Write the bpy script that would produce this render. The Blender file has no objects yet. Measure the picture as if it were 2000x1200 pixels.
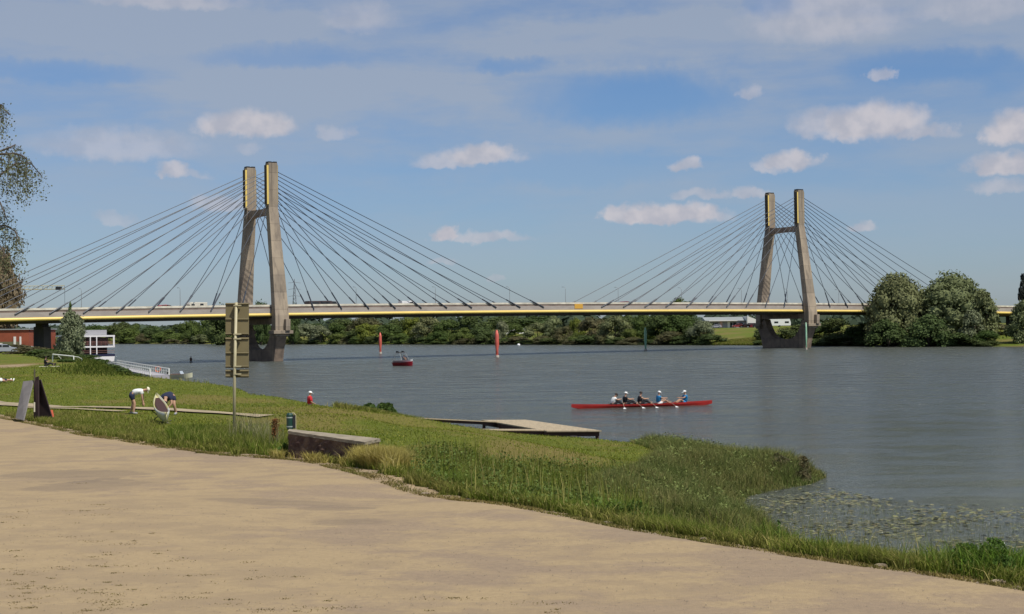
import bpy, math, random
import numpy as np
from mathutils import Vector, Matrix, Quaternion

random.seed(7); rng = np.random.default_rng(11)
R = math.radians
SC = bpy.context.scene
COL = SC.collection

# ------------------------------------------------------------------ camera
FPX, PITCH, ROLL, EYE = 3001.0, 0.0134, 0.0133, 6.4
cp, sp_, cr, sr = math.cos(PITCH), math.sin(PITCH), math.cos(ROLL), math.sin(ROLL)
FW = Vector((0, cp, sp_)); R0 = Vector((1, 0, 0)); U0 = Vector((0, -sp_, cp))
RT = R0 * cr - U0 * sr; UP = R0 * sr + U0 * cr
CAM0 = Vector((0, 0, EYE))
cam = bpy.data.cameras.new('camera'); camo = bpy.data.objects.new('camera', cam); COL.objects.link(camo)
M = Matrix((( RT.x, UP.x, -FW.x, 0), (RT.y, UP.y, -FW.y, 0), (RT.z, UP.z, -FW.z, EYE), (0, 0, 0, 1)))
camo.matrix_world = M
cam.sensor_width = 36; cam.lens = FPX / 2000 * 36; cam.clip_start = 0.5; cam.clip_end = 12000
SC.camera = camo

def ray(px, py): return FW * FPX + RT * (px - 1000) + UP * (600 - py)
def W(px, py, z=0.0):          # a photo point lying at height z
    d = ray(px, py); k = (z - EYE) / d.z
    return CAM0 + d * k
def AT(px, py, Y):             # a photo point lying at depth Y
    d = ray(px, py); return CAM0 + d * (Y / d.y)

# ------------------------------------------------------------------ light
SUN_EL, SUN_AZ = R(57), math.atan2(0.62, -0.60)      # azimuth measured from +Y towards +X
sd = Vector((math.sin(SUN_AZ) * math.cos(SUN_EL), math.cos(SUN_AZ) * math.cos(SUN_EL), math.sin(SUN_EL)))
sl = bpy.data.lights.new('sun', 'SUN'); sl.energy = 3.4; sl.angle = R(0.6); sl.color = (1.0, 0.95, 0.86)
so = bpy.data.objects.new('sun', sl); COL.objects.link(so)
so.rotation_euler = sd.to_track_quat('Z', 'Y').to_euler()
so.location = (0, 0, 80)
SC.view_settings.view_transform = 'Standard'; SC.view_settings.look = 'None'
SC.view_settings.exposure = 0.42; SC.view_settings.gamma = 1

world = bpy.data.worlds.new('World'); SC.world = world; world.use_nodes = True
nt = world.node_tree; nt.nodes.clear()

class NG:
    """tiny helper to write shader maths"""
    def __init__(s, tree): s.t = tree
    def n(s, typ, **kw):
        x = s.t.nodes.new(typ)
        for k, v in kw.items(): setattr(x, k, v)
        return x
    def link(s, a, b): s.t.links.new(a, b)
    def put(s, sock, v):
        if isinstance(v, (int, float)): sock.default_value = v
        elif isinstance(v, (tuple, list)): sock.default_value = v if len(v) == len(sock.default_value) else (*v, 1)
        else: s.link(v, sock)
    def m(s, op, a, b=0.0, c=None, clamp=False):
        x = s.n('ShaderNodeMath', operation=op, use_clamp=clamp)
        s.put(x.inputs[0], a); s.put(x.inputs[1], b)
        if c is not None: s.put(x.inputs[2], c)
        return x.outputs[0]
    def mix(s, f, a, b, blend='MIX'):
        x = s.n('ShaderNodeMix', data_type='RGBA', blend_type=blend)
        s.put(x.inputs[0], f); s.put(x.inputs[6], a); s.put(x.inputs[7], b)
        return x.outputs[2]
    def ss(s, v, lo, hi, a=0.0, b=1.0):
        x = s.n('ShaderNodeMapRange', interpolation_type='SMOOTHSTEP')
        s.put(x.inputs[0], v); s.put(x.inputs[1], lo); s.put(x.inputs[2], hi); s.put(x.inputs[3], a); s.put(x.inputs[4], b)
        return x.outputs[0]
    def noise(s, vec, scale, detail=4, rough=0.5, dist=0.0, dim='3D'):
        x = s.n('ShaderNodeTexNoise', noise_dimensions=dim)
        s.put(x.inputs['Vector'], vec); x.inputs['Scale'].default_value = scale
        x.inputs['Detail'].default_value = detail; x.inputs['Roughness'].default_value = rough
        x.inputs['Distortion'].default_value = dist
        return x
    def mapping(s, vec, sc=(1, 1, 1), loc=(0, 0, 0), rot=(0, 0, 0)):
        x = s.n('ShaderNodeMapping'); s.put(x.inputs[0], vec)
        x.inputs[1].default_value = loc; x.inputs[2].default_value = rot; x.inputs[3].default_value = sc
        return x.outputs[0]

g = NG(nt)
sky = g.n('ShaderNodeTexSky', sky_type='NISHITA'); sky.sun_disc = False
sky.sun_elevation = SUN_EL; sky.sun_rotation = SUN_AZ
sky.air_density = 1.0; sky.dust_density = 0.6; sky.ozone_density = 2.5; sky.altitude = 200
tc = g.n('ShaderNodeTexCoord'); sepd = g.n('ShaderNodeSeparateXYZ'); g.link(tc.outputs['Generated'], sepd.inputs[0])
dx, dy, dz = sepd.outputs
az = g.m('MULTIPLY', g.m('ARCTAN2', dx, dy), 57.2958)
el = g.m('MULTIPLY', g.m('ARCSINE', dz), 57.2958)
cmb = g.n('ShaderNodeCombineXYZ'); g.put(cmb.inputs[0], az); g.put(cmb.inputs[1], el)
AE = cmb.outputs[0]
DEG = 57.2958 / FPX
def azel(px, py):
    d = ray(px, py).normalized()
    return math.degrees(math.atan2(d.x, d.y)), math.degrees(math.asin(d.z))
warp = g.noise(AE, 0.75, 5, 0.55)
wsep = g.n('ShaderNodeSeparateXYZ'); g.link(warp.outputs['Color'], wsep.inputs[0])
warp2 = g.noise(AE, 2.4, 4, 0.52)
w2 = g.m('SUBTRACT', warp2.outputs[0], 0.5)
azw = g.m('ADD', az, g.m('ADD', g.m('MULTIPLY', g.m('SUBTRACT', wsep.outputs[0], 0.5), 2.2), g.m('MULTIPLY', w2, 0.55)))
elw = g.m('ADD', el, g.m('ADD', g.m('MULTIPLY', g.m('SUBTRACT', wsep.outputs[1], 0.5), 0.65), g.m('MULTIPLY', w2, 0.42)))
def puff(px, py, w, h, strength, soft=1.0, flat=0.55):
    a0, e0 = azel(px, py)
    ax = g.m('DIVIDE', g.m('SUBTRACT', azw, a0), w * DEG / 2)
    ey = g.m('SUBTRACT', elw, e0)
    # flatter below than above
    eu = g.m('DIVIDE', g.m('MAXIMUM', ey, 0.0), h * DEG * 0.62)
    ed = g.m('DIVIDE', g.m('MINIMUM', ey, 0.0), h * DEG * 0.62 * flat)
    r = g.m('ADD', g.m('MULTIPLY', ax, ax), g.m('ADD', g.m('MULTIPLY', eu, eu), g.m('MULTIPLY', ed, ed)))
    return g.ss(r, 1.25 + 0.45 * soft, 0.75 - 0.65 * soft, 0.0, strength)
CUM = [(235,290,300,62,.50,1.2),(480,250,170,56,.85,.8),(650,264,70,30,.40,1.0),(335,338,80,32,.75,.8),(385,342,80,18,.4,1),
       (935,308,170,40,.82,.8),(860,320,110,26,.6,1),(872,460,66,36,.95,.6),(950,466,150,24,.6,1),
       (1300,424,240,40,.95,.65),(1200,420,80,36,.85,.7),(1340,324,66,28,.72,.8),(1545,316,96,44,.85,.7),(1500,330,60,26,.6,1),
       (1700,248,210,72,.9,.75),(1610,245,130,54,.65,1.0),(1790,262,130,36,.7,.9),(1985,258,120,62,.95,.7),(1960,326,150,46,.9,.8),(1950,368,100,30,.5,1),
       (1360,384,110,18,.5,1),(1455,382,80,22,.6,1),(1472,184,66,26,.5,1.1),(1718,152,40,26,.6,1),
       (1668,444,56,20,.65,1),(430,402,110,32,.62,1),(225,430,90,22,.35,1.1),(870,512,40,16,.4,1),(965,546,40,14,.35,1),
       (480,292,70,20,.3,1.2),(1620,40,300,110,.5,1.3),(330,8,260,30,.45,1.3),(700,40,140,60,.35,1.4),(1900,20,240,60,.4,1.3)]
cum = None; shade = None
for c in CUM:
    m_ = puff(*c)
    cum = m_ if cum is None else g.m('MAXIMUM', cum, m_)
# thin high cloud in long bands
cv = g.mapping(AE, (0.055, 0.26, 1), (3.1, 0.4, 0), (0, 0, R(5)))
c1 = g.noise(cv, 1.5, 7, 0.52, 0.35)
c2 = g.noise(g.mapping(AE, (0.25, 1.0, 1), (0, 2, 0), (0, 0, R(-4))), 1.6, 6, 0.6, 0.2)
cir = g.m('ADD', g.m('MULTIPLY', c1.outputs[0], 0.75), g.m('MULTIPLY', c2.outputs[0], 0.25))
cir = g.ss(cir, 0.33, 0.60, 0.30, 0.95)
for (px, py, w, h, s_) in [(1230,195,480,110,.95),(540,108,330,56,.5),(1820,128,340,70,.8),(1500,12,110,60,.5),(1130,330,500,80,.6),(120,140,300,50,.6),(760,330,300,50,.4),(1000,128,160,36,.6),(1960,150,100,80,.5)]:
    a0, e0 = azel(px, py)
    ax = g.m('DIVIDE', g.m('SUBTRACT', azw, a0), w * DEG / 2); ey = g.m('DIVIDE', g.m('SUBTRACT', elw, e0), h * DEG / 2)
    r = g.m('ADD', g.m('MULTIPLY', ax, ax), g.m('MULTIPLY', ey, ey))
    cir = g.m('MULTIPLY', cir, g.ss(r, 0.1, 1.5, 1.0 - s_, 1.0))
for (px, py, w, h, s_) in [(1280,75,900,110,.5),(700,190,900,120,.35),(330,50,700,110,.4)]:
    a0, e0 = azel(px, py)
    ax = g.m('DIVIDE', g.m('SUBTRACT', azw, a0), w * DEG / 2); ey = g.m('DIVIDE', g.m('SUBTRACT', elw, e0), h * DEG / 2)
    r = g.m('ADD', g.m('MULTIPLY', ax, ax), g.m('MULTIPLY', ey, ey))
    cir = g.m('ADD', cir, g.ss(r, 1.4, 0.0, 0.0, s_))
cir = g.m('MULTIPLY', g.m('MINIMUM', cir, 1.0), g.ss(el, 1.5, 9.0, 0.30, 0.88))
tint = g.n('ShaderNodeValToRGB')
tint.color_ramp.elements[0].position = 0.0; tint.color_ramp.elements[0].color = (0.44, 0.52, 0.68, 1)
tint.color_ramp.elements[1].position = 1.0; tint.color_ramp.elements[1].color = (0.41, 0.54, 0.71, 1)
g.link(g.ss(el, 0, 13), tint.inputs[0])
base = g.mix(1.0, sky.outputs[0], tint.outputs[0], 'MULTIPLY')
SKYK = 0.10
base = g.mix(g.m('MULTIPLY', cir, 0.80), base, tuple(v / SKYK for v in (0.285, 0.315, 0.365)))
# cloud tops brighter than their flat bases
topm = g.ss(g.noise(AE, 1.0, 3, 0.5).outputs[0], 0.35, 0.65)
ccol = g.mix(topm, tuple(v / SKYK for v in (0.33, 0.335, 0.385)), tuple(v / SKYK for v in (0.44, 0.42, 0.445)))
base = g.mix(cum, base, ccol)
bg = g.n('ShaderNodeBackground'); g.link(base, bg.inputs[0]); bg.inputs[1].default_value = SKYK
wo = g.n('ShaderNodeOutputWorld'); g.link(bg.outputs[0], wo.inputs[0])
world.cycles.sampling_method = 'MANUAL'; world.cycles.sample_map_resolution = 512

# ------------------------------------------------------------------ materials
MATS = {}
def mat(name, col, rough=0.7, metal=0.0, var=0.0, vscale=1.0, col2=None, bump=0.0, bscale=20.0, spec=0.5, island=0.0, translucent=0.0, stretch=(1,1,1)):
    if name in MATS: return MATS[name]
    m = bpy.data.materials.new(name); m.use_nodes = True; t = m.node_tree; t.nodes.clear(); q = NG(t)
    out = q.n('ShaderNodeOutputMaterial'); p = q.n('ShaderNodeBsdfPrincipled')
    tcn = q.n('ShaderNodeTexCoord'); geo = q.n('ShaderNodeNewGeometry')
    vec = q.mapping(tcn.outputs['Object'], stretch)
    c = (*col, 1)
    if col2 is not None or var > 0:
        ns = q.noise(vec, vscale, 5, 0.6)
        if col2 is None: col2 = tuple(v * (1 - var) for v in col)
        c = q.mix(q.ss(ns.outputs[0], 0.35, 0.65), col, col2)
    if island > 0:
        f = q.m('MULTIPLY_ADD', geo.outputs['Random Per Island'], 2 * island, 1 - island)
        oi = q.n('ShaderNodeObjectInfo')
        hs = q.n('ShaderNodeHueSaturation'); q.put(hs.inputs['Color'], c); q.put(hs.inputs['Value'], f)
        q.put(hs.inputs['Hue'], q.m('MULTIPLY_ADD', oi.outputs['Random'], 0.03, 0.485))
        c = hs.outputs[0]
    q.put(p.inputs['Base Color'], c)
    p.inputs['Roughness'].default_value = rough; p.inputs['Metallic'].default_value = metal
    p.inputs['Specular IOR Level'].default_value = spec
    if bump > 0:
        b = q.n('ShaderNodeBump'); b.inputs['Strength'].default_value = bump; b.inputs['Distance'].default_value = 0.05
        q.link(q.noise(vec, bscale, 5, 0.6).outputs[0], b.inputs['Height']); q.link(b.outputs[0], p.inputs['Normal'])
    if translucent > 0:
        tr = q.n('ShaderNodeBsdfTranslucent'); q.put(tr.inputs[0], c)
        mx = q.n('ShaderNodeMixShader'); mx.inputs[0].default_value = translucent
        q.link(p.outputs[0], mx.inputs[1]); q.link(tr.outputs[0], mx.inputs[2]); q.link(mx.outputs[0], out.inputs[0])
    else: q.link(p.outputs[0], out.inputs[0])
    MATS[name] = m
    return m

# ------------------------------------------------------------------ mesh helpers
class MB:
    def __init__(s): s.v = []; s.f = []
    def add(s, v, f):
        k = len(s.v); s.v += [tuple(p) for p in v]; s.f += [tuple(i + k for i in q) for q in f]; return s
    def box(s, c, size, rz=0.0, M_=None):
        x, y, z = (q / 2 for q in size)
        pts = [Vector(p) for p in ((-x,-y,-z),(x,-y,-z),(x,y,-z),(-x,y,-z),(-x,-y,z),(x,-y,z),(x,y,z),(-x,y,z))]
        m = M_ if M_ is not None else Matrix.Rotation(rz, 3, 'Z')
        c = Vector(c)
        return s.add([m @ p + c for p in pts], [(0,3,2,1),(4,5,6,7),(0,1,5,4),(1,2,6,5),(2,3,7,6),(3,0,4,7)])
    def hexa(s, p):            # eight corners: bottom four, top four
        return s.add(p, [(0,3,2,1),(4,5,6,7),(0,1,5,4),(1,2,6,5),(2,3,7,6),(3,0,4,7)])
    def tube(s, pts, rad, n=8, cap=True):
        pts = [Vector(p) for p in pts]
        if isinstance(rad, (int, float)): rad = [rad] * len(pts)
        rings = []; up = None
        for i, p in enumerate(pts):
            d = (pts[min(i + 1, len(pts) - 1)] - pts[max(i - 1, 0)]).normalized()
            if up is None: up = Vector((0, 0, 1)) if abs(d.z) < 0.9 else Vector((1, 0, 0))
            a = d.cross(up).normalized(); b = a.cross(d).normalized(); up = b
            rings.append([p + (a * math.cos(t) + b * math.sin(t)) * rad[i] for t in [2 * math.pi * j / n for j in range(n)]])
        v = [q for r_ in rings for q in r_]; f = []
        for i in range(len(pts) - 1):
            for j in range(n):
                k = (j + 1) % n
                f.append((i * n + j, i * n + k, (i + 1) * n + k, (i + 1) * n + j))
        if cap:
            f.append(tuple(range(n - 1, -1, -1))); f.append(tuple((len(pts) - 1) * n + j for j in range(n)))
        return s.add(v, f)
    def loft(s, rings, cap=True):
        n = len(rings[0]); v = [q for r_ in rings for q in r_]; f = []
        for i in range(len(rings) - 1):
            for j in range(n):
                k = (j + 1) % n; f.append((i * n + j, i * n + k, (i + 1) * n + k, (i + 1) * n + j))
        if cap: f.append(tuple(range(n - 1, -1, -1))); f.append(tuple((len(rings) - 1) * n + j for j in range(n)))
        return s.add(v, f)
    def ball(s, c, r, n=10, m=7):
        c = Vector(c); r = Vector(r) if not isinstance(r, (int, float)) else Vector((r, r, r))
        rings = []
        for i in range(1, m):
            a = math.pi * i / m
            rings.append([c + Vector((r.x * math.sin(a) * math.cos(2*math.pi*j/n), r.y * math.sin(a) * math.sin(2*math.pi*j/n), -r.z * math.cos(a))) for j in range(n)])
        return s.loft(rings)
    def build(s, name, m, parent=None, origin=None, smooth=False, local=False, bevel=0.0):
        me = bpy.data.meshes.new(name)
        if origin is None:
            origin = Vector((0, 0, 0)) if (parent is None or local) else abspos(parent)
        o = Vector(origin)
        v = [(a - o.x, b - o.y, c - o.z) for a, b, c in s.v]
        me.from_pydata(v, [], s.f); me.materials.append(m)
        if smooth: me.polygons.foreach_set('use_smooth', [True] * len(me.polygons))
        ob = bpy.data.objects.new(name, me); COL.objects.link(ob)
        if parent is not None: ob.parent = parent
        else: ob.location = o
        if bevel > 0:
            b = ob.modifiers.new('bevel', 'BEVEL'); b.width = bevel; b.segments = 2; b.limit_method = 'ANGLE'
        return ob

def abspos(o):
    p = Vector(o.location); q = o.parent
    while q is not None: p = p + Vector(q.location); q = q.parent
    return p
def tag(o, label=None, cat=None, group=None, kind=None):
    if label: o['label'] = label
    if cat: o['category'] = cat
    if group: o['group'] = group
    if kind: o['kind'] = kind
    return o
def thing(name, label, cat, loc=(0, 0, 0), rz=0.0, group=None):
    o = bpy.data.objects.new(name, None); COL.objects.link(o); o.location = loc; o.rotation_euler = (0, 0, rz)
    o.empty_display_size = 0.3
    return tag(o, label, cat, group)
def children(o): return [c for c in bpy.data.objects if c.parent == o]
def copy_tree(o, parent=None, kids=None):
    c = o.copy(); COL.objects.link(c); c.parent = parent
    for ch in (kids[o.name] if kids and o.name in kids else o.children): copy_tree(ch, c, kids)
    return c

def np_mesh(name, verts, tris, m, parent=None, kind=None):
    me = bpy.data.meshes.new(name)
    nv, nf = len(verts), len(tris)
    me.vertices.add(nv); me.vertices.foreach_set('co', np.asarray(verts, np.float32).ravel())
    k = tris.shape[1]
    me.loops.add(nf * k); me.loops.foreach_set('vertex_index', np.asarray(tris, np.int32).ravel())
    me.polygons.add(nf); me.polygons.foreach_set('loop_start', np.arange(0, nf * k, k, dtype=np.int32))
    me.update(calc_edges=True); me.validate()
    me.materials.append(m)
    o = bpy.data.objects.new(name, me); COL.objects.link(o)
    if parent is not None: o.parent = parent
    if kind: o['kind'] = kind
    return o

# ------------------------------------------------------------------ terrain
SHORE = np.array([(-700,1800),(-330,900),(-230,650),(-155,450),(-118,370),(-88,298),(-64,235),(-54,212),(-40.5,172),(-34,140),(-24,120),(-16,108),
  (-11,104),(-7,102.5),(-5,101),(-4.4,98),(-3.4,94),(-1,90),(2.3,85.2),(5,82.8),(7.5,80),(9.2,76),(10.8,71),(12.3,67),(12.7,64),(11.5,61.5),
  (9.8,59.5),(8.3,57.5),(7.6,54.5),(7.4,51),(7.9,46),(9.3,41),(11.6,36),(14.8,31.5),(20,26),(30,18),(60,0),(140,-40),(500,-300),(500,-900),(-2500,-900),(-2500,1800)], float)
FAR = np.array([(-2600,4200),(-760,1750),(-420,1180),(-228,891),(-140,762),(-66,664),(0,575),(65,484),(98,420),(126,376),(210,262),(420,20),(900,-500),
                (4500,-500),(4500,4200)], float)
def inside(P, poly):
    x, y = P[:, 0], P[:, 1]; r = np.zeros(len(P), bool); n = len(poly)
    for i in range(n):
        x1, y1 = poly[i]; x2, y2 = poly[(i + 1) % n]
        if y1 == y2: continue
        c = ((y1 > y) != (y2 > y)) & (x < (x2 - x1) * (y - y1) / (y2 - y1) + x1)
        r ^= c
    return r
def polydist(P, poly, closed=True):
    d = np.full(len(P), 1e9); n = len(poly)
    for i in range(n if closed else n - 1):
        a = poly[i]; b = poly[(i + 1) % n]; ab = b - a
        t = np.clip(((P - a) @ ab) / (ab @ ab), 0, 1)
        d = np.minimum(d, np.hypot(*(P - a - t[:, None] * ab).T))
    return d
CTRL = np.array([(0,20,2.6),(0,0,2.6),(-10,30,2.6),(-25,60,2.6),(5,22,2.6),(9,18,2.6),(-13,54,2.6),(0,33,2.55),(-4,41,2.6),(-7,46,2.6),(-10,50,2.6),(-20,75,2.6),(-17,72,2.6),
  (-15,64,2.6),(-20,95,2.75),(-30,110,3.1),(-24,104,2.9),(-28,122,3.1),(-13,84,2.35),(-11,82,2.3),(-8,86,1.8),(-9,74,2.4),(-9,60,2.4),(-6,68,1.9),(-4,76,1.4),(-3.5,60,1.9),(-3,50,2.2),(0,60,1.4),(-1,80,.5),(3,76,.38),
  (4,60,.8),(2,46,1.6),(1,38,2.2),(4,50,1.0),(8,68,.4),(11,65,.35),(5,36,1.7),(5,28,2.5),(-83,250,3.4),(-60,180,3.1),(-45,140,3.0),(-100,300,4.0),(-130,400,4.8),
  (-200,600,5),(-60,100,3),(-40,60,2.7),(-100,150,3.2),(-300,300,4),(50,-60,2.6),(-60,0,2.6),(20,10,2.6),(12,20,2.55)], float)
def hnoise(x, y):
    return (np.sin(x * .31 + 1.3 * np.sin(y * .17)) * np.cos(y * .23 + .7 * np.sin(x * .21)) + .5 * np.sin(x * .9 + y * .6) * np.cos(y * .8 - x * .3)) / 1.5
def zg(P):
    P = np.atleast_2d(np.asarray(P, float))
    out = np.empty(len(P))
    for s0 in range(0, len(P), 40000):
        Q = P[s0:s0 + 40000]
        ds = polydist(Q, SHORE); ins = inside(Q, SHORE)
        df = polydist(Q, FAR); inf = inside(Q, FAR)
        d2 = ((Q[:, None, :] - CTRL[None, :, :2]) ** 2).sum(2) + 9.0
        w = d2 ** -2.0; H = (w * CTRL[:, 2]).sum(1) / w.sum(1)
        # bank steepness: gentle on the low meadow, steeper by the cove and on the left shore
        bank = ds * (0.22 + 0.33 * np.clip(np.maximum((Q[:, 1] - 150) / 25, (-16 - Q[:, 0]) / 5), 0, 1))
        kk = 0.35
        hh = np.clip(0.5 + 0.5 * (bank - H) / kk, 0, 1)
        zn = bank * (1 - hh) + H * hh - kk * hh * (1 - hh) * 0.5
        # only the grass is bumpy
        zn = zn + hnoise(Q[:, 0], Q[:, 1]) * 0.05 * np.clip((polydist(Q, ROADP) * np.where(inside(Q, ROADP), 0, 1)) / 6, 0, 1)
        zf = np.clip(df * 0.078, 0, 5.2) + 0.25 * hnoise(Q[:, 0] * .3, Q[:, 1] * .3)*np.clip(df/30,0,1)
        dw = np.minimum(ds, df)
        out[s0:s0 + 40000] = np.where(ins, zn, np.where(inf, zf, -np.clip(dw * 0.22, 0, 2.5)))
    return out
def gz(x, y): return float(zg([(x, y)])[0])

# outer edge of the gravel esplanade, from left to right as seen
REDGE = [(-90,800),(0,812),(60,822),(130,836),(200,850),(270,862),(350,874),(450,886),(530,892),(600,896),(650,902),(700,916),(760,931),(830,944),(900,952),(950,962),(1000,972),
         (1100,988),(1200,1003),(1300,1022),(1400,1040),(1500,1058),(1600,1075),(1700,1092),(1850,1115),(2000,1140),(2200,1178)]
REDW = [tuple(W(px, py, 2.6)[:2]) for px, py in REDGE]
ROADP = np.array(REDW + [(20, 14), (40, 0), (90, -30), (90, -120), (-160, -120), (-160, 40), (-60, 82)], float)

def angles():
    dense = np.arange(-24, 24.01, 0.09); l = np.arange(-180, -24, 2.0); r = np.arange(24, 180, 2.0)[1:]
    return np.radians(np.concatenate([l, dense, r]))
A_ = angles(); RR = np.concatenate([[0.01], np.geomspace(6, 700, 420), np.geomspace(720, 6000, 40)])
XX = np.outer(RR, np.sin(A_)); YY = np.outer(RR, np.cos(A_))
PP = np.stack([XX.ravel(), YY.ravel()], 1)
ZZ = zg(PP)
na, nr = len(A_), len(RR)
ii, jj = np.meshgrid(np.arange(nr - 1), np.arange(na), indexing='ij')
q0 = ii * na + jj; q1 = ii * na + (jj + 1) % na; q2 = (ii + 1) * na + (jj + 1) % na; q3 = (ii + 1) * na + jj
quads = np.stack([q0, q3, q2, q1], -1).reshape(-1, 4)[:, ::-1]

def ground_material():
    m = bpy.data.materials.new('lawn'); m.use_nodes = True; t = m.node_tree; t.nodes.clear(); q = NG(t)
    out = q.n('ShaderNodeOutputMaterial'); p = q.n('ShaderNodeBsdfPrincipled'); geo = q.n('ShaderNodeNewGeometry')
    pos = geo.outputs['Position']
    n1 = q.noise(pos, 0.09, 5, 0.6); n2 = q.noise(pos, 0.8, 6, 0.65); n3 = q.noise(pos, 7, 4, 0.7); n4 = q.noise(pos, 0.25, 5, 0.6)
    green = q.mix(q.ss(n2.outputs[0], 0.3, 0.7), (0.135, 0.168, 0.020), (0.185, 0.205, 0.034))
    green = q.mix(q.ss(n3.outputs[0], 0.35, 0.7), green, (0.085, 0.105, 0.016))
    dry = q.mix(q.ss(n3.outputs[0], 0.35, 0.7), (0.235, 0.18, 0.06), (0.165, 0.135, 0.042))
    c = q.mix(q.ss(q.m('ADD', q.m('MULTIPLY', n1.outputs[0], .5), q.m('MULTIPLY', n4.outputs[0], .5)), 0.49, 0.60, 0, 0.75), green, dry)
    sx = q.n('ShaderNodeSeparateXYZ'); q.link(pos, sx.inputs[0])
    X, Y, Z = sx.outputs
    def blob(cx, cy, rx, ry, s_, rot=0):
        ddx = q.m('SUBTRACT', X, cx); ddy = q.m('SUBTRACT', Y, cy)
        nn = q.m('MULTIPLY', q.m('SUBTRACT', n4.outputs[0], 0.5), 1.6)
        r = q.m('ADD', q.m('ADD', q.m('POWER', q.m('ABSOLUTE', q.m('DIVIDE', ddx, rx)), 2.0), q.m('POWER', q.m('ABSOLUTE', q.m('DIVIDE', ddy, ry)), 2.0)), nn)
        return q.ss(r, 1.2, 0.3, 0, s_)
    # worn, dry places in the grass: centre meadow, strip before the river, goal mouth at far left
    w1 = W(1060, 888, 1.4); w2_ = W(700, 818, 1.6); w3 = W(-5, 712, 3.3); w4 = W(560, 800, 2.3); w5 = W(880,876,1.8)
    for (c_, rx, ry, s_) in ((w1, 3.4, 9, .85), (w2_, 4.5, 6, .6), (w3, 3.0, 18, .9), (w4, 5, 4, .5), (w5, 2.2, 2.2, .7)):
        c = q.mix(blob(c_.x, c_.y, rx, ry, s_), c, dry)
    sand = blob(w3.x, w3.y, 2.2, 12, .9); c = q.mix(sand, c, (0.36, 0.27, 0.17))
    # bare damp mud under and next to the water
    c = q.mix(q.ss(Z, 0.28, 0.05), c, (0.085, 0.07, 0.04))
    # far bank is rougher grass
    c = q.mix(q.ss(Y, 330, 380, 0, .55), c, q.mix(q.ss(n1.outputs[0], .4, .6), (0.10, 0.14, 0.02), (0.17, 0.15, 0.05)))
    q.put(p.inputs['Base Color'], c); p.inputs['Roughness'].default_value = 0.95; p.inputs['Specular IOR Level'].default_value = 0.1
    b = q.n('ShaderNodeBump'); b.inputs['Strength'].default_value = 0.8; b.inputs['Distance'].default_value = 0.12
    q.link(q.m('ADD', n3.outputs[0], q.noise(pos, 22, 3, .6).outputs[0]), b.inputs['Height']); q.link(b.outputs[0], p.inputs['Normal'])
    q.link(p.outputs[0], out.inputs[0]); return m
ground = np_mesh('ground', np.stack([XX.ravel(), YY.ravel(), ZZ], 1), quads, ground_material(), kind='structure')
ground.data.polygons.foreach_set('use_smooth', [True] * len(ground.data.polygons))

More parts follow.
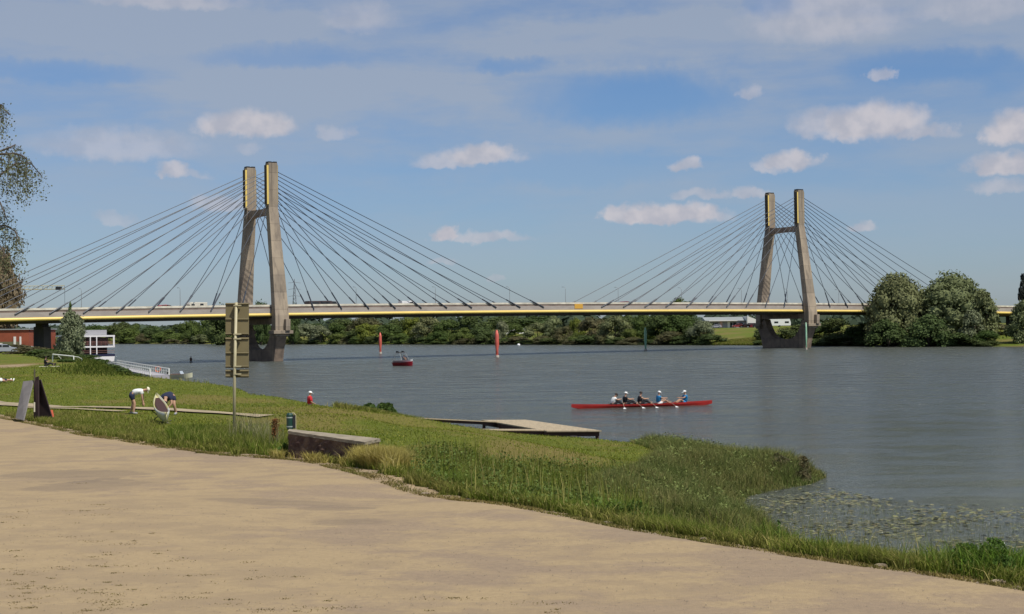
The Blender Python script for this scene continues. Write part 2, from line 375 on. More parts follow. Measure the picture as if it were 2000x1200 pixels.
# gravel esplanade laid just over the ground
def road_material():
    m = bpy.data.materials.new('gravel'); m.use_nodes = True; t = m.node_tree; t.nodes.clear(); q = NG(t)
    out = q.n('ShaderNodeOutputMaterial'); p = q.n('ShaderNodeBsdfPrincipled'); geo = q.n('ShaderNodeNewGeometry'); pos = geo.outputs['Position']
    ROT = (0, 0, R(33))
    big = q.noise(q.mapping(pos, (0.27, 0.38, 1), (0, 0, 0), ROT), 1.0, 9, 0.60, 0.25); mid = q.noise(q.mapping(pos, (0.75, 1.05, 1), (4, 0, 0), ROT), 1.0, 8, 0.64, .2)
    fine = q.noise(pos, 40, 4, 0.75); fine2 = q.noise(pos, 9, 6, 0.72)
    sx = q.n('ShaderNodeSeparateXYZ'); q.link(pos, sx.inputs[0])
    # more loose sand towards the viewer's left, more worn tarmac to the right and along the outer edge
    grad = q.m('ADD', q.m('MULTIPLY', sx.outputs[1], 0.0062), q.m('MULTIPLY', sx.outputs[0], 0.013))
    f = q.m('ADD', q.m('ADD', q.m('MULTIPLY', big.outputs[0], .62), q.m('MULTIPLY', mid.outputs[0], .38)), q.m('SUBTRACT', grad, 0.19))
    f = q.m('ADD', f, q.m('MULTIPLY', q.m('SUBTRACT', fine2.outputs[0], .5), .10))
    sand = q.mix(q.ss(fine2.outputs[0], .3, .7), (0.375, 0.280, 0.162), (0.318, 0.238, 0.138))
    sand = q.mix(q.ss(mid.outputs[0], .42, .60, 0, .7), sand, (0.280, 0.210, 0.132))
    tar = q.mix(q.ss(fine2.outputs[0], .3, .7), (0.300, 0.224, 0.148), (0.250, 0.188, 0.128))
    c = q.mix(q.ss(f, 0.445, 0.565), sand, tar)
    c = q.mix(q.ss(f, 0.62, 0.70, 0, .30), c, (0.170, 0.132, 0.105))
    for (px, py, rx, ry) in ((560,452+520,2.0,.75),(190,942,1.7,1.6),(700,1012,1.0,.7),(130,925,2.0,1.8),(640,982,.9,.6)):
        w = W(px, py, 2.6); ca, sa = math.cos(R(-25)), math.sin(R(-25))
        ddx = q.m('SUBTRACT', sx.outputs[0], w.x); ddy = q.m('SUBTRACT', sx.outputs[1], w.y)
        a_ = q.m('DIVIDE', q.m('ADD', q.m('MULTIPLY', ddx, ca), q.m('MULTIPLY', ddy, sa)), rx); b_ = q.m('DIVIDE', q.m('SUBTRACT', q.m('MULTIPLY', ddy, ca), q.m('MULTIPLY', ddx, sa)), ry)
        r = q.m('ADD', q.m('ADD', q.m('MULTIPLY', a_, a_), q.m('MULTIPLY', b_, b_)), q.m('MULTIPLY', q.m('SUBTRACT', q.m('ADD', q.m('MULTIPLY', mid.outputs[0], .5), q.m('MULTIPLY', big.outputs[0], .5)), .5), 9.0))
        c = q.mix(q.ss(q.m('ADD', r, q.m('MULTIPLY', q.m('SUBTRACT', fine2.outputs[0], .5), 2.0)), 1.1, 0.5, 0, .5), c, (0.175, 0.136, 0.105))
    wt = q.n('ShaderNodeTexWave', wave_type='BANDS', bands_direction='Y'); q.link(q.mapping(pos, (.12, .24, 1), (0, .3, 0), (0, 0, R(24))), wt.inputs[0]); wt.inputs['Scale'].default_value = 1.0; wt.inputs['Distortion'].default_value = 2.2; wt.inputs['Detail'].default_value = 3; wt.inputs['Detail Scale'].default_value = .6
    c = q.mix(q.m('MULTIPLY', q.ss(wt.outputs[1], .6, .95, 0, .12), q.ss(big.outputs[0], .40, .60)), c, (0.40, 0.30, 0.175))
    spots = q.noise(pos, 1.9, 6, .72); c = q.mix(q.ss(spots.outputs[0], .60, .70, 0, .35), c, (0.17, 0.125, 0.075))
    c = q.mix(q.ss(fine.outputs[0], .62, .72, 0, .28), c, (0.13, 0.095, 0.06))
    c = q.mix(q.ss(fine.outputs[0], .36, .27, 0, .30), c, (0.40, 0.32, 0.21))
    q.put(p.inputs['Base Color'], c); p.inputs['Roughness'].default_value = 0.95; p.inputs['Specular IOR Level'].default_value = 0.15
    b = q.n('ShaderNodeBump'); b.inputs['Strength'].default_value = 0.55; b.inputs['Distance'].default_value = 0.02
    q.link(q.m('ADD', fine.outputs[0], q.m('MULTIPLY', fine2.outputs[0], 1.6)), b.inputs['Height']); q.link(b.outputs[0], p.inputs['Normal'])
    q.link(p.outputs[0], out.inputs[0]); return m
def edge_shift(P):
    return 0.30 * np.sin(P[:, 0] * 1.7 + P[:, 1] * .9) + 0.22 * np.sin(P[:, 0] * 3.9 - P[:, 1] * 2.3 + 1) + .18 * np.sin(P[:, 1] * 5.3 + P[:, 0] * 4.1)
def in_road(P, grow=0.0):
    d = polydist(P, ROADP); ins = inside(P, ROADP)
    return np.where(ins, d, -d) > edge_shift(P) - grow
gx, gy = np.meshgrid(np.arange(-70, 60, .3), np.arange(-40, 92, .3), indexing='xy')
GP = np.stack([gx.ravel(), gy.ravel()], 1)
cellc = GP + .15
keep = in_road(cellc).reshape(gx.shape)[:-1, :-1]
i0, j0 = np.nonzero(keep); wn = gx.shape[1]
k0 = i0 * wn + j0
rq = np.stack([k0, k0 + 1, k0 + wn + 1, k0 + wn], 1)
used, inv = np.unique(rq, return_inverse=True)
RV = GP[used] + rng.normal(0, .03, (len(used), 2))
np_mesh('road', np.column_stack([RV, zg(RV) + 0.025]), inv.reshape(-1, 4), road_material(), kind='structure')

# narrow sandy path across the lawn
pathm = mat('path_sand', (0.40, 0.32, 0.20), .95, var=.35, vscale=1.2, bump=.4, bscale=14)
def strip(pts, width, name, lift):
    pts = [Vector((p[0], p[1], 0)) for p in pts]; fine = []
    for a, b in zip(pts, pts[1:]):
        n = max(2, int((b - a).length / .5))
        fine += [a.lerp(b, i / n) for i in range(n)]
    fine.append(pts[-1]); v = []; ln = len(fine)
    for i, p in enumerate(fine):
        d = (fine[min(i + 1, ln - 1)] - fine[max(i - 1, 0)]).normalized(); nrm = Vector((-d.y, d.x, 0))
        ww = width * (1 + .25 * math.sin(i * .7) * math.sin(i * .23))
        for s_ in (-1, 0, 1): q = p + nrm * s_ * ww / 2; v.append((q.x, q.y))
    v = np.array(v); f = []
    for i in range(ln - 1):
        for k in (0, 1): f.append((i * 3 + k, i * 3 + k + 1, i * 3 + 4 + k, i * 3 + 3 + k))
    return np_mesh(name, np.column_stack([v, zg(v) + lift]), np.array(f), pathm, kind='structure')
strip([W(-60, 781, 2.65), W(0, 784, 2.65), W(110, 790, 2.65), W(260, 797, 2.65), W(400, 802, 2.62), W(520, 808, 2.5)], 1.5, 'path', 0.07)
strip([W(240, 803, 2.65), W(120, 797, 2.65), W(40, 791, 2.65)], .5, 'path', 0.07)
strip([W(765, 882, 2.2), W(830, 878, 2.0), W(880, 874, 1.9), W(940, 880, 1.8)], .7, 'path', 0.07)

# ------------------------------------------------------------------ water
def water_material():
    m = bpy.data.materials.new('river_water'); m.use_nodes = True; t = m.node_tree; t.nodes.clear(); q = NG(t)
    out = q.n('ShaderNodeOutputMaterial'); p = q.n('ShaderNodeBsdfPrincipled'); geo = q.n('ShaderNodeNewGeometry'); pos = geo.outputs['Position']
    wind = q.noise(q.mapping(pos, (0.012, 0.006, 1), rot=(0, 0, R(-28))), 1.0, 5, .6)
    big = q.noise(q.mapping(pos, (0.35, 1.0, 1), rot=(0, 0, R(12))), 1.0, 3, .5); sm = q.noise(q.mapping(pos, (1.0, 1.8, 1), rot=(0, 0, R(-14))), 1.9, 5, .65)
    tiny = q.noise(q.mapping(pos, (1, 2.0, 1)), 11, 2, .5)
    base = q.mix(q.ss(wind.outputs[0], .4, .62), (0.118, 0.130, 0.108), (0.138, 0.148, 0.120))  # broad paler bands in the base colour add to the ripple contrast
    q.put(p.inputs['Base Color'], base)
    p.inputs['IOR'].default_value = 1.33
    sx = q.n('ShaderNodeSeparateXYZ'); q.link(pos, sx.inputs[0])
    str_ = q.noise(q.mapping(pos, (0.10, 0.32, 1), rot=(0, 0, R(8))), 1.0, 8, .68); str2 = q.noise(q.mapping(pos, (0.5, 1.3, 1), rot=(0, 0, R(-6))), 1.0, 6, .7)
    ripple_streaks = q.m('ADD', q.m('MULTIPLY', str_.outputs[0], .55), q.m('MULTIPLY', str2.outputs[0], .45))
    q.put(p.inputs['Roughness'], q.m('MULTIPLY', q.ss(sx.outputs[1], 30, 220, 0.15, 0.28), q.ss(ripple_streaks, .38, .62, .45, 1.5)))
    q.put(p.inputs['Base Color'], q.mix(q.ss(ripple_streaks, .40, .60, 0, .55), base, (0.090, 0.102, 0.085)))  # darker streaks painted into the base colour as ripple shading
    b = q.n('ShaderNodeBump'); b.inputs['Strength'].default_value = 1.0; b.inputs['Distance'].default_value = 0.70
    # open water is choppy; the weedy cove in the lee of the reeds is calmer
    calm = q.ss(sx.outputs[1], 34, 110, 0.40, 1.0)
    hgt = q.m('MULTIPLY', q.m('ADD', big.outputs[0], q.m('ADD', q.m('MULTIPLY', q.m('SUBTRACT', 1.0, q.m('ABSOLUTE', q.m('MULTIPLY_ADD', sm.outputs[0], 2.0, -1.0))), .55), q.m('MULTIPLY', tiny.outputs[0], .20))), q.m('MULTIPLY', calm, q.m('MULTIPLY', q.ss(wind.outputs[0], .3, .7, .7, 1.15), q.ss(ripple_streaks, .38, .62, .6, 1.5))))
    q.link(hgt, b.inputs['Height']); q.link(b.outputs[0], p.inputs['Normal']); q.link(p.outputs[0], out.inputs[0]); return m
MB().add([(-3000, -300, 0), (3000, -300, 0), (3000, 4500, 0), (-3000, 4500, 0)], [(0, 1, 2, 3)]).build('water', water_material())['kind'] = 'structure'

# ------------------------------------------------------------------ bridge
ANG = 0.5814; BU = Vector((math.cos(ANG), math.sin(ANG), 0)); BN = Vector((-BU.y, BU.x, 0))
BO = Vector((-53.394, 328.04, 0)); SPAN = 151.6
def BP(t, w, z): return BO + BU * t + BN * w + Vector((0, 0, z))
def zb(t): return 9.75 - 5.2e-5 * (t - SPAN / 2) ** 2
conc = mat('weathered_concrete', (0.34, 0.275, 0.20), .9, col2=(0.24, 0.195, 0.15), vscale=.45, bump=.35, bscale=3, stretch=(1, 1, .35))
conc_d = mat('stained_pier_concrete', (0.32, 0.235, 0.17), .92, col2=(0.20, 0.15, 0.115), vscale=.5, bump=.4, bscale=3)
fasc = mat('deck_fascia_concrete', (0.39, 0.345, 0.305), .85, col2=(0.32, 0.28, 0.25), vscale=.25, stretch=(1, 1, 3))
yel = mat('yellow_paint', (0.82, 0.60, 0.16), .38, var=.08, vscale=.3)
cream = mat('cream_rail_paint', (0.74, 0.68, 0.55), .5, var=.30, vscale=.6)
dark = mat('shade_toned_concrete', (0.09, 0.075, 0.065), .9, var=.3, vscale=.4)  # shade under the deck and on the side piers is put into this colour
cabm = mat('cable_sheath', (0.045, 0.055, 0.075), .5)
blk = mat('black_steel', (0.02, 0.02, 0.022), .55)
gal = mat('galvanised_steel', (0.36, 0.36, 0.35), .45, metal=.6)
def streaked(m, step, k=.75):
    t = m.node_tree; q = NG(t); p = [n for n in t.nodes if n.type == 'BSDF_PRINCIPLED'][0]; src = p.inputs['Base Color'].links[0].from_socket
    geo = q.n('ShaderNodeNewGeometry'); sx = q.n('ShaderNodeSeparateXYZ'); q.link(geo.outputs['Position'], sx.inputs[0])
    st = q.noise(q.mapping(geo.outputs['Position'], (1.4, 1.4, .05)), 1.0, 5, .65); c = q.mix(q.ss(st.outputs[0], .50, .66, 0, .55), src, (.10, .082, .068))
    fr = q.m('FRACT', q.m('DIVIDE', sx.outputs[2], step)); c = q.mix(q.m('MULTIPLY', q.ss(fr, .0, .045, 1, 0), .55), c, (.08, .065, .055))
    lv = q.n('ShaderNodeTexWhiteNoise', noise_dimensions='1D'); q.link(q.m('FLOOR', q.m('DIVIDE', sx.outputs[2], step)), lv.inputs['W']); hs = q.n('ShaderNodeHueSaturation'); q.put(hs.inputs['Color'], c); q.put(hs.inputs['Value'], q.m('MULTIPLY_ADD', lv.outputs[0], .28, .86)); q.link(hs.outputs[0], p.inputs['Base Color'])
streaked(conc, 3.6); streaked(conc_d, 2.4)
bridge = thing('cable_stayed_bridge', 'long cable-stayed road bridge with two H-shaped concrete pylons and a yellow edge pipe', 'bridge', tuple(BP(0, 0, 0)))
TS = [-150 + 4 * i for i in range(126)]
def sweep(prof):           # profile as (w, dz) ring swept along the deck
    b = MB(); b.loft([[BP(t, w, zb(t) + dz) for w, dz in prof] for t in TS]); return b
sweep([(-7.5, .55), (7.5, .55), (7.5, 1.25), (-7.5, 1.25)]).build('deck_slab', fasc, bridge)
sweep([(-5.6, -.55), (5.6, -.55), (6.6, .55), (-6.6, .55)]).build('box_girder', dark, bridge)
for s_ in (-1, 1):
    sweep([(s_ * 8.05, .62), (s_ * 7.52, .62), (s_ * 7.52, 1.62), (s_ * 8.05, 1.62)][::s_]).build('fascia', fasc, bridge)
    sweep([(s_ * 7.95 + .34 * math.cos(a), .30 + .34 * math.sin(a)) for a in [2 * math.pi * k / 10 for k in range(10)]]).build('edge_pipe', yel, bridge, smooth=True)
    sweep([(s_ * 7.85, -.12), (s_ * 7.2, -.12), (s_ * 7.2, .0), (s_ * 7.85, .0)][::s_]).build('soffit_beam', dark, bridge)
    b = sweep([(s_ * 7.90, 2.02), (s_ * 7.72, 2.02), (s_ * 7.72, 2.42), (s_ * 7.90, 2.42)][::s_])
    b.build('guard_rail', cream, bridge)
    sweep([(s_ * 7.84, 1.62), (s_ * 7.78, 1.62), (s_ * 7.78, 2.02), (s_ * 7.84, 2.02)][::s_]).build('rail_web', mat('rail_web_brown', (.20, .15, .12), .8, var=.4, vscale=.5), bridge)
def leg_rings(k, s_, zs):
    out = []
    for z, w, a, bb in zs:
        t0 = SPAN * k
        out.append([BP(t0 - a / 2, s_ * w - bb / 2, z), BP(t0 + a / 2, s_ * w - bb / 2, z), BP(t0 + a / 2, s_ * w + bb / 2, z), BP(t0 - a / 2, s_ * w + bb / 2, z)])
    return out
ZTOP = 41.7
for k in (0, 1):
    py = bpy.data.objects.new('pylon', None); COL.objects.link(py); py.parent = bridge; py.location = BU * SPAN * k
    t0 = SPAN * k
    for s_ in (-1, 1):
        b = MB(); b.loft(leg_rings(k, s_, [(5.2, 9.35, 3.15, 1.8), (9.6, 9.25, 3.1, 1.8), (16, 8.35, 2.8, 1.75), (24, 7.1, 2.45, 1.7), (30.5, 5.95, 2.2, 1.7), (32.5, 5.6, 2.1, 1.7), (ZTOP, 5.6, 2.05, 1.7)]))
        b.build('leg', conc, py, bevel=.06)
        b = MB()
        for q in (-1, 1):   # yellow anchorage cover on both river-facing sides
            b.box(BP(t0 + q * (1.20 if q < 0 else 1.0), s_ * 5.6 - .24, (33.0 + ZTOP - .5) / 2), (.50 if q < 0 else .2, 1.16, ZTOP - .5 - 33.0), ANG)
        b.build('anchor_cover', yel, py)
        b = MB()
        for q in (-1, 1): b.box(BP(t0 + q * (1.45 if q < 0 else 1.1), s_ * 5.6 - .24, (33.0 + ZTOP - .5) / 2), (.06, 1.18, ZTOP - .4 - 33.0), ANG)  # thin dark sheet over the cover's outer face, standing in for its shade
        b.build('cover_shade', dark, py)
        b = MB()
        for q in (-.6, .6): b.box(BP(t0 + q, s_ * 5.6, ZTOP + .16), (.8, 1.3, .32), ANG)
        b.build('leg_cap', blk, py)
        # pier cap block under each leg
        b = MB(); b.box(BP(t0, s_ * 9.45, 6.1), (4.4, 2.7, .7), ANG); b.box(BP(t0 + .9, s_ * 10.6, 7.6), (1.0, 1.1, 2.4), ANG)
        b.build('bearing_block', conc, py, bevel=.05)
    b = MB(); rings = []
    for i in range(9):     # haunched cross beam between the legs
        w = -5.0 + 10.0 * i / 8; hg = .65 + .5 * abs(i / 4 - 1) ** 3
        rings.append([BP(t0 - .8, w, 31.3 - hg * .6), BP(t0 + .8, w, 31.3 - hg * .6), BP(t0 + .8, w, 31.9 + hg * .5), BP(t0 - .8, w, 31.9 + hg * .5)])
    b.loft(rings).build('cross_beam', conc_d, py)
    b = MB(); b.loft([[BP(t0 - 1.1, w, 7.75), BP(t0 + 1.1, w, 7.75), BP(t0 + 1.1, w, 9.15), BP(t0 - 1.1, w, 9.15)] for w in (-8.6, 8.6)])
    b.build('lower_cross_beam', conc_d, py)
    # U-shaped river pier: outer line tapers inward to the base, round-bottomed opening
    N = 14; outer = []; inner = []
    for i in range(2 * N + 1):
        a = i / N - 1                       # -1 .. 1 across
        ww = 7.2 * a; zi = 2.4 + 5.3 * abs(a) ** 3.6
        inner.append((ww, zi))
    half = 1.05
    def prof(t_off, sc):
        return [BP(t0 + t_off * sc, w, z) for w, z in inner]
    b = MB()
    for sgn in (-1, 1):
        pass
    v = []; f = []; n = len(inner)
    for off in (-half, half):
        for (w, z) in inner: v.append(BP(t0 + off, w, z))
        for (w, z) in inner:
            a = w / 7.2
            v.append(BP(t0 + off, 7.35 * a if abs(a) < 1 else 7.35 * a, -2.0) )
    # outer flanks
    for i in range(n - 1):
        f.append((i, i + 1, n + i + 1, n + i)); f.append((2 * n + i + 1, 2 * n + i, 3 * n + i, 3 * n + i + 1))
        f.append((i + 1, i, 2 * n + i, 2 * n + i + 1))
    b.add(v, f)
    for s_ in (-1, 1):
        lo = [BP(t0 - half, s_ * 7.35, -2), BP(t0 + half, s_ * 7.35, -2), BP(t0 + half, s_ * 7.36, -2), BP(t0 - half, s_ * 7.36, -2)]
        b.loft([[BP(t0 - half, s_ * 7.2, 7.7), BP(t0 + half, s_ * 7.2, 7.7), BP(t0 + half, s_ * 10.3, 5.8), BP(t0 - half, s_ * 10.3, 5.8)],
                [BP(t0 - half, s_ * 7.2, 3), BP(t0 + half, s_ * 7.2, 3), BP(t0 + half, s_ * 8.9, 3), BP(t0 - half, s_ * 8.9, 3)],
                [BP(t0 - half, s_ * 7.3, -2), BP(t0 + half, s_ * 7.3, -2), BP(t0 + half, s_ * 7.5, -2), BP(t0 - half, s_ * 7.5, -2)]])
    b.build('river_pier', conc_d, py)
    for s_ in (-1, 1):
        for q in (-1, 1):
            for j in range(10):
                tt = t0 + q * (8.3 + 6.57 * j); zt = 32.7 + .82 * j
                A = BP(t0 + q * 1.0, s_ * 5.6, zt); B = BP(tt, s_ * 8.15, zb(tt) + 1.3)
                d = (A - B).normalized(); b = MB()
                L = (A - B).length; sag = L * L * 2.2e-5
                pts = [B.lerp(A, u) - Vector((0, 0, sag * 4 * u * (1 - u))) for u in (0, .25, .5, .75, 1)]
                b.tube(pts, .074, 6); b.tube([B, B + d * 4.2], .15, 6)
                b.build('stay_cable', cabm, bridge)
for tp in (-46.8, SPAN + 46.8):
    x_, y_ = BP(tp, 0, 0)[:2]; z0 = gz(x_, y_) - 1
    b = MB(); b.loft([[BP(tp - .7, -3.4 * q, z), BP(tp + .7, -3.4 * q, z), BP(tp + .7, 3.4 * q, z), BP(tp - .7, 3.4 * q, z)] for z, q in ((z0, 1.08), (zb(tp) - 1.2, 1), (zb(tp) - 1.1, .6), (zb(tp) - .5, .6))])
    b.build('side_pier', dark, bridge)  # pier coloured dark for the shade it stands in
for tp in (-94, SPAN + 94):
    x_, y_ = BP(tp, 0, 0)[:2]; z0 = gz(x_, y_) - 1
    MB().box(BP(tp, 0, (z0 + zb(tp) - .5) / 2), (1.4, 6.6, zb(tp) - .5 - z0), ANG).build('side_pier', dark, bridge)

def t_at(px, w=-8.0):     # where along the bridge the ray of a photo column meets the line offset w
    r = ray(px, 610); k = r.x / r.y; o = BP(0, w, 0)
    return (k * o.y - o.x) / (BU.x - k * BU.y)
# lamp columns along the near parapet
def make_lamp(px, label):
    t = t_at(px, -7.6); p = BP(t, -7.35, zb(t) + 1.25)
    o = thing('street_lamp', label, 'street lamp', tuple(p), ANG, 'street lamps along the bridge parapet')
    MB().box((0, 0, .6), (.34, .30, 1.2)).build('base_box', blk, o, local=True)
    MB().tube([(0, 0, 1.1), (0, 0, 4.4), (0, .1, 4.7), (0, .9, 4.85)], [.055, .04, .035, .03], 6).build('pole', gal, o, local=True)
    MB().box((0, 1.1, 4.84), (.16, .5, .09)).build('lamp_head', gal, o, local=True)
    return o
L0 = None
LP = [(160, 'bridge lamp left of the first pylon, beside the bushy bank tree'), (353, 'bridge lamp midway between the bank tree and the first pylon'), (697, 'first bridge lamp right of the near pylon, above the silvery willows'),
      (852, 'second bridge lamp right of the near pylon'), (997, 'bridge lamp left of the gap between the two cable fans'), (1106, 'bridge lamp at midspan where the cable fans meet'), (1209, 'bridge lamp right of midspan, left of the green channel post'),
      (1333, 'bridge lamp in front of the tree crown rising over the deck'), (1450, 'last bridge lamp before the far pylon'), (1540, 'bridge lamp between the legs of the far pylon'), (1640, 'bridge lamp right of the far pylon')]
for px, lab in LP:
    t = t_at(px, -7.6); p = BP(t, -7.35, zb(t) + 1.25)
    if L0 is None: L0 = make_lamp(px, lab)
    else:
        o = copy_tree(L0); o.location = p; tag(o, lab)
MB().box(BP(t_at(1130), -8.09, zb(t_at(1130)) + 1.5), (2.4, .06, 1.1), ANG).build('navigation_sign', mat('ochre_sign', (.62, .34, .05), .5), origin=BP(t_at(1130), -8.09, zb(t_at(1130)) + 1.5))
tag(bpy.data.objects['navigation_sign'], 'small ochre panel on the bridge fascia near midspan', 'sign')

# ------------------------------------------------------------------ vehicles on the bridge
glass_d = mat('dark_glass', (0.02, 0.025, 0.03), .12)
tyre = mat('tyre_rubber', (0.02, 0.02, 0.02), .9)
rimm = mat('wheel_rim', (.45, .45, .46), .35, metal=.7)
def vehicle(name, label, cat, loc, rz, prof, width, col, windows, wheels, wr=.33, group=None):
    """side profile (y forward, z) lofted across the width, with glass, wheels and lamps"""
    o = thing(name, label, cat, loc, rz, group)
    b = MB(); n = len(prof); rings = []
    for x, sc in ((-width / 2, .94), (-width / 2 + .12, 1), (width / 2 - .12, 1), (width / 2, .94)):
        zc = .7; rings.append([(x, y * (sc * .5 + .5), zc + (z - zc) * sc) for y, z in prof])
    b.loft(rings).build('body', col, o, local=True, smooth=False)
    for (y0, y1, z0, z1) in windows:
        for s_ in (-1, 1): MB().hexa([(s_ * (width / 2 + .0), y0, z0), (s_ * (width / 2 + .015), y0, z0), (s_ * (width / 2 + .015), y1, z0), (s_ * width / 2, y1, z0),
                                   (s_ * (width / 2 - .05), y0 + .06, z1), (s_ * (width / 2 + .012), y0 + .06, z1), (s_ * (width / 2 + .012), y1 - .06, z1), (s_ * (width / 2 - .05), y1 - .06, z1)]).build('window', glass_d, o, local=True)
    for y in wheels:
        for s_ in (-1, 1):
            w = MB().tube([(s_ * (width / 2 - .2), y, wr), (s_ * (width / 2 + .02), y, wr)], wr, 14).build('wheel', tyre, o, local=True)
            MB().tube([(s_ * (width / 2 + .0), y, wr), (s_ * (width / 2 + .035), y, wr)], wr * .6, 10).build('rim', rimm, w, local=True)
    ymax = max(p[0] for p in prof); ymin = min(p[0] for p in prof)
    for s_ in (-1, 1):
        MB().box((s_ * (width / 2 - .28), ymax - .05, .72), (.3, .1, .16)).build('headlight', mat('lamp_glass', (.75, .75, .72), .2), o, local=True)
        MB().box((s_ * (width / 2 - .2), ymin + .05, .85), (.18, .1, .22)).build('tail_light', mat('tail_lamp', (.4, .02, .02), .3), o, local=True)
    return o
CARP = [(-2.1,.30),(-2.15,.62),(-2.1,.92),(-1.75,.98),(-1.35,1.38),(-.4,1.46),(.35,1.40),(1.0,.98),(1.75,.86),(2.1,.70),(2.15,.42),(2.0,.28)]
CARW = [(-1.4,-.35,.98,1.34),(-.28,.75,.97,1.33)]
def paint(n, c): return mat(n, c, .28, spec=.6)
def on_deck(px, w=-4.5): t = t_at(px, w); return tuple(BP(t, w, zb(t) + 1.27))
VANP = [(-3.6,.45),(-3.6,2.9),(2.0,2.95),(2.1,2.2),(2.6,2.15),(3.1,1.4),(3.6,1.25),(3.7,.45)]
vehicle('lorry', 'dark long-bodied pickup lorry on the bridge just right of the near pylon', 'lorry', on_deck(634), ANG - math.pi / 2, [(-4.2,.45),(-4.2,1.85),(1.2,1.9),(1.3,1.8),(2.3,1.75),(2.7,1.2),(2.8,.4)], 2.0, mat('dark_lorry', (.05, .035, .035), .5), [(1.4,2.3,1.2,1.65),(-1.4,.8,1.1,1.6),(-3.8,-1.8,1.1,1.6)], (-2.8, 1.9), .4)
vehicle('van', 'white delivery van on the bridge between the near pylon and midspan', 'van', on_deck(797), ANG - math.pi / 2, [(-2.0,.35),(-2.05,1.7),(.7,1.75),(1.3,1.2),(1.9,1.0),(2.0,.4)], 1.8, paint('white_van', (.70, .70, .70)), [(.0,.9,1.15,1.5)], (-1.5, 1.5))
vehicle('camper_van', 'cream camper van on the bridge left of the near pylon', 'van', on_deck(382), ANG + math.pi / 2, [(-2.2,.4),(-2.25,1.85),(1.4,1.9),(1.7,1.5),(1.5,1.2),(2.1,1.0),(2.2,.4)], 1.9, paint('cream_van', (.58, .55, .46)), [(-1.4,-.6,1.2,1.6),(.5,1.3,1.1,1.5)], (-1.8, 1.9))
vehicle('parked_car', 'red car crossing the bridge left of the near pylon', 'car', on_deck(325), ANG - math.pi / 2, CARP, 1.75, paint('red_car', (.42, .05, .04)), CARW, (-1.3, 1.35)).name = 'car'
vehicle('car', 'dark red car on the bridge right of midspan', 'car', on_deck(1223), ANG - math.pi / 2, CARP, 1.75, paint('maroon_car', (.22, .03, .03)), CARW, (-1.3, 1.35))

# ------------------------------------------------------------------ trees
def leafmat(name, c, c2, tr=.25): return mat(name, c, .75, col2=c2, vscale=3.0, spec=.25, island=.26, translucent=tr)
LM = {'silver': leafmat('silver_willow_leaf', (.20, .22, .125), (.15, .175, .09)),
      'dark': leafmat('dark_leaf', (.068, .095, .028), (.088, .118, .034)),
      'green': leafmat('green_leaf', (.085, .125, .028), (.06, .095, .022)),
      'light': leafmat('light_leaf', (.125, .165, .035), (.095, .13, .03)),
      'yellow': leafmat('yellow_green_leaf', (.20, .21, .03), (.15, .17, .03)),
      'olive': leafmat('olive_leaf', (.13, .115, .05), (.10, .10, .045)),
      'grey': leafmat('grey_green_leaf', (.19, .205, .095), (.135, .155, .06)),
      'brown': leafmat('brown_leaf', (.17, .115, .06), (.24, .19, .13)),
      'conifer': leafmat('conifer_leaf', (.018, .025, .022), (.03, .035, .03), .05)}
bark = mat('bark', (.10, .075, .055), .95, var=.4, vscale=2, bump=.5, bscale=8)
def quads_from(c, nrm, size, asp, gen):
    """one leaf-spray quad at every c, facing nrm"""
    n = len(c)
    r = gen.normal(size=(n, 3)); a = np.cross(nrm, r); a /= np.linalg.norm(a, axis=1)[:, None] + 1e-9
    b = np.cross(nrm, a)
    s = size * gen.uniform(.55, 1.35, n)
    a *= (s * asp)[:, None]; b *= s[:, None]
    v = np.stack([c - a * .5 - b * .1, c + a * .1 - b * .5, c + a * .5 + b * .1, c - a * .1 + b * .5], 1).reshape(-1, 3)
    f = np.arange(4 * n).reshape(-1, 4)
    return v, f
